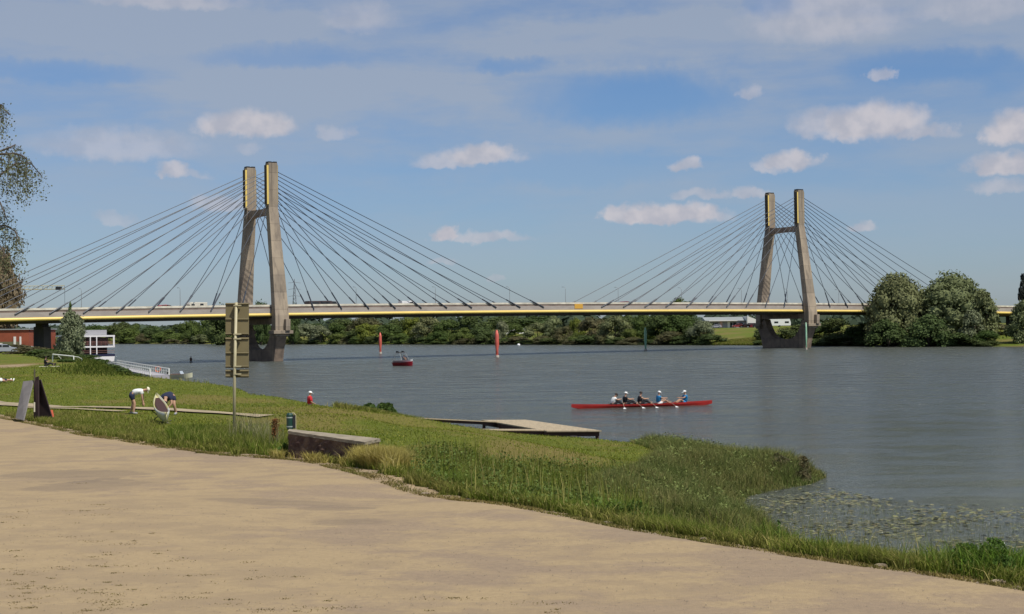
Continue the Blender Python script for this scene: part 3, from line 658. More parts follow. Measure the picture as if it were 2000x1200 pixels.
def crown_mesh(seed, lobes, per, leaf, shape='round', asp=1.3, droop=0.0, lobe_r=(.16, .26)):
    """foliage in a unit box: x,y in +-.5, z 0..1; returns leaves + a few inner masses"""
    gen = np.random.default_rng(seed); C = []; Rr = []
    for i in range(lobes):
        u = gen.uniform(0, 2 * math.pi); h = gen.uniform(0, 1) if i > 2 else gen.uniform(.7, 1)
        if shape == 'round': rad = math.sqrt(max(0, 1 - (2 * h - .85) ** 2 / 1.4)) * .36
        elif shape == 'tall': rad = .30 * math.sin(math.pi * min(1, h * .85 + .12))
        elif shape == 'column': rad = .26 * (1 - h) ** .6 + .02
        elif shape == 'dome': rad = .42 * math.sqrt(max(0, 1 - h ** 2.2))
        k = gen.uniform(.35, 1) ** .5
        r = gen.uniform(*lobe_r) * (1 if shape != 'column' else (.45 + .6 * (1 - h)))
        z = r * .6 + h * (1 - r * 1.45)
        C.append((rad * k * math.cos(u), rad * k * math.sin(u), z)); Rr.append(r)
    C = np.array(C); Rr = np.array(Rr); vs = []; fs = []; off = 0
    for c, r in zip(C, Rr):
        n = int(per * (r / .2) ** 2)
        d = gen.normal(size=(n, 3)); d /= np.linalg.norm(d, axis=1)[:, None]
        d[:, 2] = np.where(d[:, 2] < -.55, -d[:, 2], d[:, 2])
        bump = 1 + .16 * np.sin(d[:, 0] * 7 + c[0] * 20) * np.sin(d[:, 1] * 6 + c[1] * 33) + .1 * np.sin(d[:, 2] * 9)
        p = c + d * (r * bump * gen.uniform(.78, 1.12, n))[:, None] * np.array([1, 1, .85])
        p[:, 2] -= droop * gen.uniform(0, 1, n) * (np.hypot(p[:, 0], p[:, 1]))
        ok = np.ones(n, bool)
        for c2, r2 in zip(C, Rr):
            if r2 is not r: ok &= ~(np.linalg.norm((p - c2) / np.array([1, 1, .85]), axis=1) < r2 * .72)
        p = p[ok]; d = d[ok]; n = len(p)
        if n == 0: continue
        nr = d * .9 + gen.normal(size=(n, 3)) * .55 + np.array([0, 0, .25]); nr /= np.linalg.norm(nr, axis=1)[:, None]
        v, f = quads_from(p, nr, leaf, asp, gen); vs.append(v); fs.append(f + off); off += len(v)
    # dense inner masses so that only rim and gaps let light through
    for c, r in zip(C, Rr):
        n, m_ = 9, 6; rad = r * .72; v = [c + np.array([0, 0, -rad * .85])]
        for i in range(1, m_):
            a = math.pi * i / m_
            for j in range(n):
                b_ = 2 * math.pi * j / n; w = rad * gen.uniform(.8, 1.1)
                v.append(c + np.array([w * math.sin(a) * math.cos(b_), w * math.sin(a) * math.sin(b_), -w * .85 * math.cos(a)]))
        v.append(c + np.array([0, 0, rad * .85])); v = np.array(v); f = []
        for i in range(m_ - 2):
            for j in range(n):
                k = (j + 1) % n; f.append((1 + i * n + j, 1 + i * n + k, 1 + (i + 1) * n + k, 1 + (i + 1) * n + j))
        for j in range(n):
            k = (j + 1) % n
            f.append((0, 1 + k, 1 + j, 0)); f.append((len(v) - 1, 1 + (m_ - 2) * n + j, 1 + (m_ - 2) * n + k, len(v) - 1))
        f = [q if q[0] != q[3] else (q[0], q[1], q[2], q[2]) for q in f]
        body = np.array([q for q in f if len(set(q)) == 4]); vs.append(v); fs.append(body + off); off += len(v)
    return np.concatenate(vs), np.concatenate(fs)
PROTO = {}
def crown_data(kind, variant):
    key = (kind, variant)
    if key in PROTO: return PROTO[key]
    sh, lobes, per, leaf, droop = {'silver': ('dome', 17, 210, .035, .15), 'dark': ('round', 14, 210, .037, 0), 'green': ('round', 15, 210, .037, 0), 'light': ('dome', 14, 210, .037, 0),
        'yellow': ('dome', 13, 210, .037, 0), 'olive': ('dome', 16, 210, .035, .1), 'grey': ('dome', 15, 210, .035, .2), 'brown': ('tall', 14, 150, .045, .1), 'conifer': ('column', 26, 110, .04, 0)}[kind]
    v, f = crown_mesh(variant * 31 + len(kind) * 7 + sum(map(ord, kind)), lobes, per, leaf, sh, 1.3, droop)
    o = np_mesh('crown', v, f, LM[kind]); me = o.data; bpy.data.objects.remove(o)
    PROTO[key] = me; return me
def trunk_data(variant):
    key = ('trunk', variant)
    if key in PROTO: return PROTO[key]
    rnd = random.Random(variant); b = MB()
    b.tube([(0, 0, -.06), (.01, 0, .1), (.0, .01, .35), (.02, 0, .6)], [.028, .022, .016, .008], 7)
    for i in range(6):
        a = rnd.uniform(0, 6.28); z = rnd.uniform(.08, .4); r = rnd.uniform(.15, .34)
        b.tube([(0, 0, z), (r * .5 * math.cos(a), r * .5 * math.sin(a), z + .15), (r * math.cos(a), r * math.sin(a), z + .34)], [.012, .008, .003], 5)
    o = b.build('trunk', bark); me = o.data; bpy.data.objects.remove(o); PROTO[key] = me; return me
def tree(name, label, cat, loc, height, width, kind, variant=0, depth=None, group='trees along the far bank', rz=None, low=.04):
    o = thing(name, label, cat, loc, random.uniform(0, 6.28) if rz is None else rz, group)
    depth = depth or width
    c = bpy.data.objects.new('crown', crown_data(kind, variant)); COL.objects.link(c); c.parent = o
    c.scale = (width, depth, height * (1 - low)); c.location = (0, 0, height * low)
    t = bpy.data.objects.new('trunk', trunk_data(variant)); COL.objects.link(t); t.parent = o; t.scale = (height * .8, height * .8, height)
    return o
def far_Y(px):      # depth at which a photo column meets the far waterline
    r = ray(px, 660); k = r.x / r.y
    for (x1, y1), (x2, y2) in zip(FAR[:-3], FAR[1:-2]):
        d1, d2 = x1 - k * y1, x2 - k * y2
        if d1 * d2 <= 0 and y1 > 0 and y2 > 0:
            u = d1 / (d1 - d2); return y1 + (y2 - y1) * u
    return 500
WORDS = {'silver': ('willow_tree', 'silvery willow'), 'dark': ('dark_tree', 'dark green tree'), 'green': ('broadleaf_tree', 'green tree'), 'light': ('light_green_tree', 'light green tree'),
         'yellow': ('yellow_green_tree', 'yellow-green tree'), 'olive': ('olive_tree', 'brownish olive tree'), 'grey': ('grey_green_tree', 'grey-green tree'), 'brown': ('brown_tree', 'brown-leaved tree'), 'conifer': ('poplar_tree', 'dark poplar')}
# photo column, top row, width in px, kind, metres behind the waterline, where it stands
TREES = [
 (185,634,60,'green',14,'behind the moored ship'),(230,627,50,'dark',30,'rising behind the moored ship roof'),(252,640,56,'light',8,'first at the waterline right of the moored ship'),(278,652,26,'olive',3,'low at the waterline right of the moored ship'),
 (295,646,30,'dark',4,'small and round at the water above the floating pontoon'),(262,632,34,'green',34,'second row above the floating pontoon'),(296,636,44,'dark',38,'under the open sky gap left of the sculler'),(328,643,44,'light',6,'rounded, at the waterline up from the sculler'),
 (345,633,50,'dark',30,'second row straight above the sculler'),(366,648,34,'green',5,'at the waterline straight above the sculler'),(374,626,44,'green',34,'tall, right of the sky gap under the deck'),(398,622,46,'light',12,'tall, touching the deck left of the signboard'),(392,652,34,'grey',4,'low at the water left of the signboard'),
 (425,618,56,'dark',22,'just left of the signboard'),(432,646,44,'green',5,'at the water just left of the signboard'),(470,622,60,'green',16,'hidden behind the signboard'),(515,634,50,'green',10,'seen through the near pylon opening'),(548,640,40,'dark',8,'behind the near pylon base'),
 (572,646,26,'light',4,'low, touching the near pylon on its right'),(594,628,46,'silver',5,'first right of the near pylon'),(625,636,42,'silver',4,'second right of the near pylon'),(612,630,40,'dark',36,'between the two silvery willows, farther back'),(655,632,44,'green',14,'left of the first red post'),
 (672,622,60,'dark',32,'second row left of the first red post'),(660,652,36,'light',3,'low at the waterline left of the first red post'),(698,640,44,'dark',7,'at the water left of the first red post'),(722,630,50,'yellow',9,'bright, just left of the first red post'),(716,618,60,'olive',40,'second row over the first red post'),
 (762,632,46,'green',8,'just right of the first red post'),(790,620,60,'dark',30,'above the motorboat in the second row'),(785,650,38,'light',3,'low at the water above the motorboat'),(808,617,42,'yellow',20,'bright, under the deck right of the motorboat'),(836,617,54,'grey',7,'tall, right of the motorboat'),
 (856,648,36,'green',3,'low at the water right of the tall grey-green one'),(878,624,56,'green',12,'left of the second red post'),(902,640,42,'light',4,'at the water left of the second red post'),(925,616,66,'dark',22,'tall, left of the second red post'),(940,636,48,'dark',5,'at the water left of the second red post'),
 (978,626,28,'silver',4,'narrow pointed, right behind the second red post'),(1000,631,40,'green',44,'small round, above the parked caravans'),(1012,657,52,'olive',3,'low bush in front of the caravans'),(980,616,90,'dark',80,'dark background right of the second red post'),(1040,616,90,'dark',85,'dark background behind the caravans'),
 (1050,630,50,'grey',5,'at the waterline right of the caravans'),(1078,616,44,'grey',9,'tall, touching the deck at midspan'),(1104,636,40,'olive',7,'lower, at midspan'),(1127,618,30,'yellow',12,'narrow and bright, at midspan'),(1128,650,30,'light',3,'low at the water below the narrow bright one'),
 (1158,618,60,'olive',8,'broad and brownish, right of midspan'),(1150,652,60,'dark',3,'low and shaded at the water right of midspan'),(1180,652,40,'olive',2,'low, leaning over the water left of the green post'),(1202,615,56,'grey',6,'tall, left of the first green post'),(1230,642,34,'light',4,'low, touching the first green post on the left'),
 (1232,614,60,'dark',30,'second row left of the first green post'),(1262,612,50,'green',14,'directly behind the first green post'),(1292,614,60,'dark',6,'first right of the green post'),(1325,612,54,'green',9,'second right of the green post'),(1350,616,52,'dark',14,'behind the last silvery willow'),
 (1310,648,60,'olive',2,'low brown bush at the water right of the green post'),(1374,621,46,'silver',4,'last before the open grassy bank'),(1345,640,40,'dark',4,'in the shade left of the last silvery willow'),
 (1484,640,30,'dark',14,'small, touching the far pylon on its left'),(1552,634,64,'dark',10,'seen through the far pylon opening'),(1600,630,60,'dark',6,'right of the far pylon base'),(1640,622,70,'dark',8,'second right of the far pylon base'),(1680,632,56,'green',4,'left of the two big willows'),(1625,652,70,'dark',2,'low bush at the waterline right of the far pylon'),
 (1925,645,50,'green',3,'low, at the right foot of the big willows'),(1955,632,50,'olive',34,'back of the grassy gap at the right')]
for i, (px, top, wpx, kind, back, where) in enumerate(TREES):
    Y = far_Y(px) + back * 1.25
    base = AT(px, 660, Y); z0 = gz(base.x, base.y) - .2
    if back <= 5: z0 = min(z0, .3)
    zt = AT(px, top, Y).z; hgt = zt - z0; wid = wpx * Y / FPX * 1.18
    nm, wd = WORDS[kind]
    tree(nm, f'{wd} {where}', 'tree', (base.x, base.y, z0), hgt, wid, kind, i % 4)
for k in range(71):
    px = 132 + k * 25.7 + random.uniform(-8, 8)
    if 1395 < px < 1480: continue
    Y = far_Y(px) + 2.5; base = AT(px, 660, Y)
    tree('bush', 'low dark bush at the far waterline', 'bush', (base.x, base.y, -.4), random.uniform(1.8, 4.2), random.uniform(6, 11), random.choice(['dark', 'dark', 'dark', 'green', 'olive']), k % 4, group='low bushes along the far waterline')
# tall crowns that rise above the deck, far behind the river
for px, top, wpx, Y, kind, lab in [(437,590,60,720,'dark','flat dark tree crown above the deck left of the near pylon'),(509,583,38,700,'dark','dark tree crown seen between the legs of the near pylon'),(572,589,30,700,'dark','dark tree crown above the deck just right of the near pylon'),
                               (1328,582,48,640,'green','round green tree crown rising above the deck right of midspan'),(1520,596,30,700,'dark','low dark crown above the deck between the far pylon legs')]:
    base = AT(px, 650, Y); z0 = gz(base.x, base.y) - .3; nm, _ = WORDS[kind]
    tree(nm, lab, 'tree', (base.x, base.y, z0), AT(px, top, Y).z - z0, wpx * Y / FPX * 1.15, kind, 1, group='tree crowns above the deck')
# a far-off wood closing the horizon
def wood():
    gen = np.random.default_rng(5); V = []; F = []; off = 0
    for i in range(330):
        px = gen.uniform(-300, 2500); Y = gen.uniform(950, 1500)
        b = AT(px, 640, Y); h = gen.uniform(4.5, 8.5) * (1 if px < 560 else 1.65); r = gen.uniform(9, 18)
        n = 46; d = gen.normal(size=(n, 3)); d /= np.linalg.norm(d, axis=1)[:, None]; d[:, 2] = abs(d[:, 2])
        p = np.array([b.x, b.y, 5.0]) + d * np.array([r, r, h]) * gen.uniform(.8, 1, n)[:, None]
        v, f = quads_from(p, d, 5.0, 1.2, gen); V.append(v); F.append(f + off); off += len(v)
    return np.concatenate(V), np.concatenate(F)
v, f = wood(); tag(np_mesh('distant_wood', v, f, leafmat('distant_leaf', (.06, .085, .05), (.045, .065, .04)), kind='stuff'), 'far-off dark wood along the horizon behind the river', 'wood')

# the big willows at the right, in front of the bridge
def big_tree(name, label, px, top, wpx, Y, kind, lobes, per, leaf, seed, depth, shape='dome', group='big willows on the right bank', lr=(.13, .21), zbase=None):
    b = AT(px, 655, Y); z0 = (gz(b.x, b.y) if zbase is None else zbase) - .3
    h = AT(px, top, Y).z - z0; w = wpx * Y / FPX
    o = thing(name, label, 'tree', (b.x, b.y, z0), 0, group)
    v, f = crown_mesh(seed, lobes, per, leaf, shape, 1.35, .12, lr)
    lo, hi = v.min(0), v.max(0)
    v = (v - np.array([(lo[0] + hi[0]) / 2, (lo[1] + hi[1]) / 2, 0])) / np.array([hi[0] - lo[0], hi[1] - lo[1], hi[2]])
    v = v * np.array([w, depth, h])
    np_mesh('crown', v, f, LM[kind], parent=o)
    t = bpy.data.objects.new('trunk', trunk_data(seed % 4)); COL.objects.link(t); t.parent = o; t.scale = (h * .9, h * .9, h)
    return o
big_tree('willow_tree', 'big rounded willow in front of the bridge, left of the pair at the right bank', 1756, 530, 142, 412, 'grey', 52, 320, .030, 3, 14)
big_tree('willow_tree', 'tallest broad willow in front of the bridge at the right bank', 1866, 526, 186, 410, 'grey', 60, 320, .026, 8, 18)
big_tree('willow_tree', 'lower willow lobe leaning right off the tallest willow', 1918, 566, 66, 404, 'grey', 22, 260, .045, 12, 11)
big_tree('willow_tree', 'small silvery willow at the water in front of the tallest willow', 1900, 604, 60, 396, 'silver', 20, 260, .045, 15, 9)
big_tree('willow_tree', 'dark low willow between the two big willows at the water', 1812, 612, 110, 398, 'dark', 26, 260, .04, 17, 10)
big_tree('willow_tree', 'dark low willow under the left big willow at the water', 1735, 622, 90, 404, 'dark', 22, 260, .04, 19, 9)
big_tree('willow_tree', 'green willow cut off by the right edge of the picture', 2004, 584, 84, 392, 'grey', 26, 300, .04, 21, 12)
big_tree('poplar_tree', 'slim dark poplar rising at the right edge of the picture', 2001, 533, 34, 430, 'conifer', 26, 200, .05, 23, 5, 'column', group=None)
big_tree('willow_tree', 'pale silvery shrub-like willow in front of the deck at left, beside the moored ship', 134, 604, 70, 236, 'silver', 30, 260, .042, 29, 6.5, group=None, lr=(.15, .24), zbase=2.6)
big_tree('poplar_tree', 'thin dark green spire of a young tree poking above the deck at left', 142, 588, 30, 240, 'green', 22, 200, .05, 31, 2.6, 'column', group=None, zbase=2.6)
big_tree('brown_tree', 'brownish tree behind the bridge at the left edge of the picture', 2, 478, 96, 345, 'brown', 34, 320, .038, 33, 9, 'tall', group=None)

# weeping birch whose branches hang in from the left edge
def birch():
    gen = np.random.default_rng(4); Y0 = 60
    b = AT(-95, 800, Y0); z0 = gz(b.x, b.y); o = thing('birch_tree', 'weeping birch with thin hanging branches reaching in from the left edge', 'tree', (b.x, b.y, z0))
    T = MB(); top = AT(-85, 150, Y0)
    trunk = [Vector((b.x, b.y, z0 - .3)), AT(-90, 650, Y0), AT(-100, 450, Y0), AT(-85, 250, Y0), top]
    T.tube(trunk, [.24, .2, .15, .09, .03], 10).build('trunk', mat('birch_bark', (.42, .38, .33), .85, col2=(.06, .05, .045), vscale=3, stretch=(1, 1, 4)), o, smooth=True)
    Br = MB(); Cs = []; Ns = []
    # visible branches by their arc: start, crest, tip
    arcs = [((-90,330),(20,288),(30,283)),((-90,340),(-5,302),(28,300),(42,303),(50,309)),((-90,420),(-10,350),(30,320),(60,318),(82,345)),((-90,300),(-20,205),(4,205)),((-95,380),(-20,300),(5,312)),
            ((-95,520),(-40,450),(10,440),(30,452),(38,470)),((-95,480),(-30,400),(0,395),(14,430)),((-90,260),(-40,190),(-8,200),(20,225)),((-95,560),(-40,500),(0,480),(12,500))]
    for i in range(26):
        x0 = gen.uniform(-330, -20); y0 = gen.uniform(120, 560); arcs.append(((-95, y0 + 60), ((x0 - 90) / 2, y0 - 20), (x0, y0)))
    for a in arcs:
        n = len(a); ys = Y0 + gen.uniform(-2.5, 2.5)
        pts = [AT(p[0], p[1], Y0 + (ys - Y0) * k / (n - 1)) for k, p in enumerate(a)]
        Br.tube(pts, [.045 * (1 - k / n) + .010 for k in range(n)], 5)
        tot = []
        for k in range(n - 1):
            for u in np.linspace(0, 1, 9)[:-1]: tot.append(pts[k].lerp(pts[k + 1], u))
        for p in tot[len(tot) // 4:]:
            for r in range(2):
                L = gen.uniform(.4, 1.9); sx = gen.normal() * .15; sy = gen.normal() * .4
                q = p + Vector((sx, sy, 0)); 
                if gen.uniform() < .5: Br.tube([p, q + Vector((0, 0, -.1)), q + Vector((gen.normal() * .06, 0, -L))], [.008, .006, .003], 3, cap=False)
                m_ = int(L * 17)
                for s in range(m_):
                    u = gen.uniform(0, 1)
                    Cs.append((q.x + gen.normal() * .10, q.y + gen.normal() * .12, q.z - L * u)); Ns.append(gen.normal(size=3))
    Br.build('branches', mat('twig', (.10, .08, .065), .9), o)
    Cs = np.array(Cs) - np.array(abspos(o)); Ns = np.array(Ns); Ns /= np.linalg.norm(Ns, axis=1)[:, None]
    v, f = quads_from(Cs, Ns, .065, 1.2, gen)
    np_mesh('crown', v, f, leafmat('birch_leaf', (.17, .185, .10), (.11, .12, .06)), parent=o)
birch()

# ------------------------------------------------------------------ shrubs and hedges
def shrub(name, label, cat, loc, size, kind, seed, lobes=12, per=220, leaf=.06, group=None, lr=(.2, .3)):
    v, f = crown_mesh(seed, lobes, per, leaf, 'dome', 1.3, 0, lr); v = v * np.array(size)
    o = np_mesh(name, v, f, LM[kind]); o.location = loc; tag(o, label, cat, group); return o
HEDGE = [(12,672,3.6,262,'green','bright green shrub behind the parked cars at the left edge'),(35,674,4.2,250,'olive','reddish olive shrub left of the dark bridge pier'),(60,678,4.2,235,'olive','brownish shrub beside the foot of the dark bridge pier'),(95,682,4.0,222,'green','green shrub right of the dark bridge pier'),
         (88,692,2.6,200,'dark','dark low shrub behind the small goal'),(118,686,3.6,208,'dark','dark shrub under the pale willow'),(140,692,3.0,200,'dark','dark shrub on the bank right of the small goal'),(168,690,3.0,196,'dark','dark shrub in front of the moored ship stern'),
         (190,698,2.6,186,'dark','dark shrub below the moored ship'),(215,706,2.2,178,'dark','dark shrub on the bank where the pontoon starts'),(240,714,1.9,168,'green','green shrub on the bank beside the pontoon'),(130,700,1.6,178,'green','low green shrub behind the goal net'),
         (268,722,1.5,158,'dark','green shrub halfway along the pontoon'),(300,731,1.3,150,'dark','green shrub in front of the pontoon end'),(325,736,1.2,142,'dark','low dark shrub in front of the small moored motorboat'),(358,748,.8,130,'dark','low green shrub right of the small moored motorboat')]
for i, (px, top, w, Y, kind, lab) in enumerate(HEDGE):
    b = AT(px, 700, Y); z0 = gz(b.x, b.y) - .15; h = max(.7, AT(px, top, Y).z - z0)
    shrub('shrub', lab, 'shrub', (b.x, b.y, z0), (w * (1.5 if i < 7 else 1.25), w * 1.2, h * (1 if i < 7 else .8)), kind if i < 7 else 'green', 40 + i, 12, 120, .07, 'shrubs along the left bank')

# ------------------------------------------------------------------ grasses
def bladematerial(name, c1, c2, c3):
    m = bpy.data.materials.new(name); m.use_nodes = True; t = m.node_tree; t.nodes.clear(); q = NG(t)
    out = q.n('ShaderNodeOutputMaterial'); geo = q.n('ShaderNodeNewGeometry'); d = q.n('ShaderNodeBsdfDiffuse'); tr = q.n('ShaderNodeBsdfTranslucent')
    n1 = q.noise(geo.outputs['Position'], .45, 4, .6)
    c = q.mix(q.ss(n1.outputs[0], .36, .62), (*c1, 1), (*c2, 1))
    c = q.mix(q.ss(geo.outputs['Random Per Island'], .72, .95, 0, .8), c, (*c3, 1))
    hs = q.n('ShaderNodeHueSaturation'); q.put(hs.inputs['Color'], c)
    q.put(hs.inputs['Value'], q.m('MULTIPLY_ADD', geo.outputs['Random Per Island'], .7, .65))
    q.link(hs.outputs[0], d.inputs[0]); q.link(hs.outputs[0], tr.inputs[0])
    mx = q.n('ShaderNodeMixShader'); mx.inputs[0].default_value = .35; q.link(d.outputs[0], mx.inputs[1]); q.link(tr.outputs[0], mx.inputs[2]); q.link(mx.outputs[0], out.inputs[0])
    return m
def blades(P, h, w, lean, gen, z=None):
    """bent two-part blades; P (n,2)"""
    n = len(P); z0 = zg(P) if z is None else z
    th = gen.uniform(0, 2 * np.pi, n); ln = gen.uniform(0, 2 * np.pi, n); la = lean * gen.uniform(.2, 1.4, n)
    ax = np.stack([np.cos(th), np.sin(th), np.zeros(n)], 1) * (w * gen.uniform(.6, 1.4, n))[:, None] / 2
    dr = np.stack([np.cos(ln), np.sin(ln), np.zeros(n)], 1)
    b = np.column_stack([P, z0 - .02]); up = np.array([0, 0, 1.0])
    mid = b + up * (h * .55)[:, None] + dr * (h * la * .3)[:, None]
    tip = b + up * (h * (1 - .25 * la))[:, None] + dr * (h * la)[:, None]
    V = np.stack([b - ax, b + ax, mid - ax * .75, mid + ax * .75, tip], 1).reshape(-1, 3)
    k = np.arange(n)[:, None] * 5
    F = np.concatenate([k + np.array([0, 1, 3]), k + np.array([0, 3, 2]), k + np.array([2, 3, 4])])
    return V, F
def scatter(poly, n, gen):
    poly = np.array(poly, float); lo, hi = poly.min(0), poly.max(0); out = []
    tot = 0
    while tot < n:
        Q = gen.uniform(lo, hi, (n * 2, 2)); Q = Q[inside(Q, poly)]; out.append(Q); tot += len(Q)
    return np.concatenate(out)[:n]
def clumpy(P, gen, keep=.5, sc=1.0):
    f = np.sin(P[:, 0] * 2.1 * sc + np.sin(P[:, 1] * 1.3 * sc) * 1.5) * np.sin(P[:, 1] * 1.7 * sc + P[:, 0] * .8 * sc) + gen.normal(0, .4, len(P))
    return f > np.quantile(f, 1 - keep)
G1 = bladematerial('meadow_blades', (.155, .195, .030), (.22, .22, .055), (.34, .28, .11))
G2 = bladematerial('lawn_blades', (.158, .205, .024), (.205, .225, .038), (.29, .25, .07))
G3 = bladematerial('reed_blades', (.150, .195, .055), (.195, .205, .065), (.28, .24, .11))
G4 = bladematerial('lush_blades', (.125, .185, .025), (.19, .21, .045), (.28, .25, .09))
G5 = bladematerial('straw_blades', (.42, .35, .10), (.30, .27, .07), (.50, .42, .18))
def wpoly(pts): return [tuple(W(a, b, z)[:2]) for a, b, z in pts]
gen = np.random.default_rng(77)
def offroad(P, m=0.0): return ~in_road(P, m)
def grass(name, label, P, h, w, lean, m, g=None):
    if len(P) == 0: return
    V, F = blades(P, h, w, lean, g or gen); o = np_mesh(name, V, F, m, kind='stuff'); tag(o, label, 'grass'); return o
LAND = lambda P: zg(P) > .02
# short lawn
lawn = [(-75,45),(-26,72),(-14,55),(-7,47),(-3,38),(2,33),(6,40),(4,52),(8,60),(12,66),(7,82),(0,90),(-5,101),(-13,105),(-22,120),(-40,160),(-75,160)]
P = scatter(lawn, 380000, gen); r_ = np.hypot(P[:, 0], P[:, 1]); P = P[gen.uniform(0, 1, len(P)) < np.clip((62 / r_) ** 1.3, .25, 1)]
P = P[(np.abs(P[:, 0] / P[:, 1]) < .37) & offroad(P) & LAND(P)]
dry_ = lambda P, x, y, rx, ry: ((P[:, 0] - x) / rx) ** 2 + ((P[:, 1] - y) / ry) ** 2
wa = W(1060, 888, 1.4); k_ = np.exp(-dry_(P, wa.x, wa.y, 3.4, 9)); P = P[gen.uniform(0, 1, len(P)) > k_ * .8]
pl_ = polydist(P, np.array([tuple(W(a, b, 2.65)[:2]) for a, b in ((-60,781),(0,784),(110,790),(260,797),(400,802),(520,808))]), False); P = P[pl_ > .8]
grass('lawn_grass', 'short mown grass of the riverside lawn', P, gen.uniform(.05, .13, len(P)), np.full(len(P), .035), .8, G2)
# taller verge along the esplanade
def along(pts, n, spread, gen, bias=0):
    pts = np.array(pts); seg = np.diff(pts, axis=0); L = np.hypot(*seg.T); cum = np.concatenate([[0], np.cumsum(L)])
    s = gen.uniform(0, cum[-1], n); i = np.clip(np.searchsorted(cum, s) - 1, 0, len(seg) - 1); u = (s - cum[i]) / L[i]
    p = pts[i] + seg[i] * u[:, None]; nn = np.stack([-seg[i][:, 1], seg[i][:, 0]], 1) / L[i][:, None]
    return p + nn * (bias + np.abs(gen.normal(0, spread, n)))[:, None], s / cum[-1]
EDG = np.array(REDW[1:])
P, s = along(EDG, 42000, .30, gen, -.55); P = P[clumpy(P, gen, .6, 1.8)]
V, F = blades(P, gen.uniform(.02, .10, len(P)), np.full(len(P), .018), 1.1, gen, z=zg(P) + .03); tag(np_mesh('verge_grass', V, F, bladematerial('dry_fringe', (.20, .16, .055), (.15, .15, .04), (.30, .23, .11)), kind='stuff'), 'short dry grass creeping over the gravel edge', 'grass')
iw = [i for i, (a, b) in enumerate(REDGE) if a >= 0]
P, s = along(EDG, 120000, 1.5, gen, -.15); P = P[offroad(P, .12) & LAND(P)]; P = P[clumpy(P, gen, .72)]
pxp = P[:, 0] / P[:, 1]
hh = gen.uniform(.12, .42, len(P)) * np.where(pxp < -.1, .85, 1.0)
grass('verge_grass', 'ragged taller grass along the edge of the gravel', P, hh, np.full(len(P), .02), .7, G1)
# weedy patch left of the wall and round the signpost
pp = wpoly([(330,868,2.6),(560,893,2.6),(560,862,2.6),(480,842,2.6),(390,838,2.6),(330,846,2.6)])
P = scatter(pp, 26000, gen); P = P[clumpy(P, gen, .65, 1.4) & offroad(P)]
grass('weed_patch', 'tall weeds round the foot of the signboard post', P, gen.uniform(.15, .62, len(P)), np.full(len(P), .026), .5, G4)
pp = wpoly([(440,868,2.6),(545,885,2.6),(560,866,2.6),(520,846,2.6),(470,846,2.6)])
P = scatter(pp, 320, gen); grass('seed_stalks', 'pale seeding grass stalks beside the signboard post', P, gen.uniform(.8, 1.35, len(P)), np.full(len(P), .018), .35, bladematerial('stalk', (.26,.25,.12), (.22,.22,.10), (.33,.29,.16)))
# rough herbs between gravel and lawn, right of the wall
pp = wpoly([(800,938,2.5),(1000,980,2.5),(1280,1012,2.5),(1240,905,1.2),(1100,905,1.5),(960,905,1.8),(850,888,2.0),(800,895,2.2)])
P = scatter(pp, 70000, gen); P = P[clumpy(P, gen, .55) & offroad(P)]
hm = .55 + .45 * np.sin(P[:, 0] * 2.7 + np.sin(P[:, 1] * .9) * 2) * np.sin(P[:, 1] * 1.1)
grass('herb_patch', 'dense tall herbs between the gravel edge and the meadow', P, gen.uniform(.12, .62, len(P)) * hm + .08, np.full(len(P), .024), .6, G4)
P = scatter(pp, 16000, gen); P = P[clumpy(P, gen, .5, 1.3) & offroad(P)]; nn = gen.normal(size=(len(P), 3)); nn[:, 2] = abs(nn[:, 2]) + .2; nn /= np.linalg.norm(nn, axis=1)[:, None]
v, f = quads_from(np.column_stack([P, zg(P) + gen.uniform(.05, .5, len(P))]), nn, .055, 1.6, gen); tag(np_mesh('herb_leaves', v, f, leafmat('herb_leaf', (.13, .17, .035), (.09, .13, .025)), kind='stuff'), 'broad leaves among the tall herbs beside the gravel', 'herbs')
P = scatter(pp, 900, gen); P = P[offroad(P)]
grass('seed_stalks', 'thin dark dock stalks standing over the herbs', P, gen.uniform(.7, 1.25, len(P)), np.full(len(P), .02), .2, G1)
# reeds on the spit
REED = [(3.0,44),(6.4,42.5),(8.2,45.5),(7.8,50),(8.0,54.3),(8.7,57.2),(10,59.0),(11.8,61.2),(13.0,64),(12.3,67),(10.8,70.5),(9,75.5),(7.8,79),(6.0,80),(6.6,72),(5.6,64),(4.0,57),(2.5,52),(1.8,48)]
P = scatter(REED, 110000, gen); P = P[clumpy(P, gen, .8, .8)]
t_ = np.clip((P[:, 1] - 46) / 24, 0, 1)
hh = gen.uniform(.55, 1.0, len(P)) * (.78 + .42 * np.exp(-dry_(P, 11.6, 65.5, 1.4, 3)) + .22 * np.sin(P[:, 0] * 1.9 + P[:, 1] * .8))
ed_ = np.clip(polydist(P, np.array(REED, float)) / .7, .45, 1)
V, F = blades(P, hh * ed_ * 1.05, np.full(len(P), .022), .5, gen, z=np.maximum(zg(P), -.1)); tag(np_mesh('reeds', V, F, G3, kind='stuff'), 'reed bed on the narrow spit reaching into the river', 'reeds')
# broad-leaved cover mixed into the spit
P = scatter(REED, 8000, gen); P = P[clumpy(P, gen, .7, 1.1)]; z_ = np.maximum(zg(P), 0)
e_ = np.clip(polydist(P, np.array(REED, float)) / 1.0, .3, 1)
c = np.column_stack([P, z_ + gen.uniform(.15, .80, len(P)) * e_]); nn = gen.normal(size=(len(P), 3)); nn[:, 2] = abs(nn[:, 2]) + .3; nn /= np.linalg.norm(nn, axis=1)[:, None]
v, f = quads_from(c, nn, .055, 2.2, gen); tag(np_mesh('reed_leaves', v, f, leafmat('reed_leaf', (.15, .20, .055), (.13, .16, .045)), kind='stuff'), 'small leafy growth filling the reed bed', 'reeds')
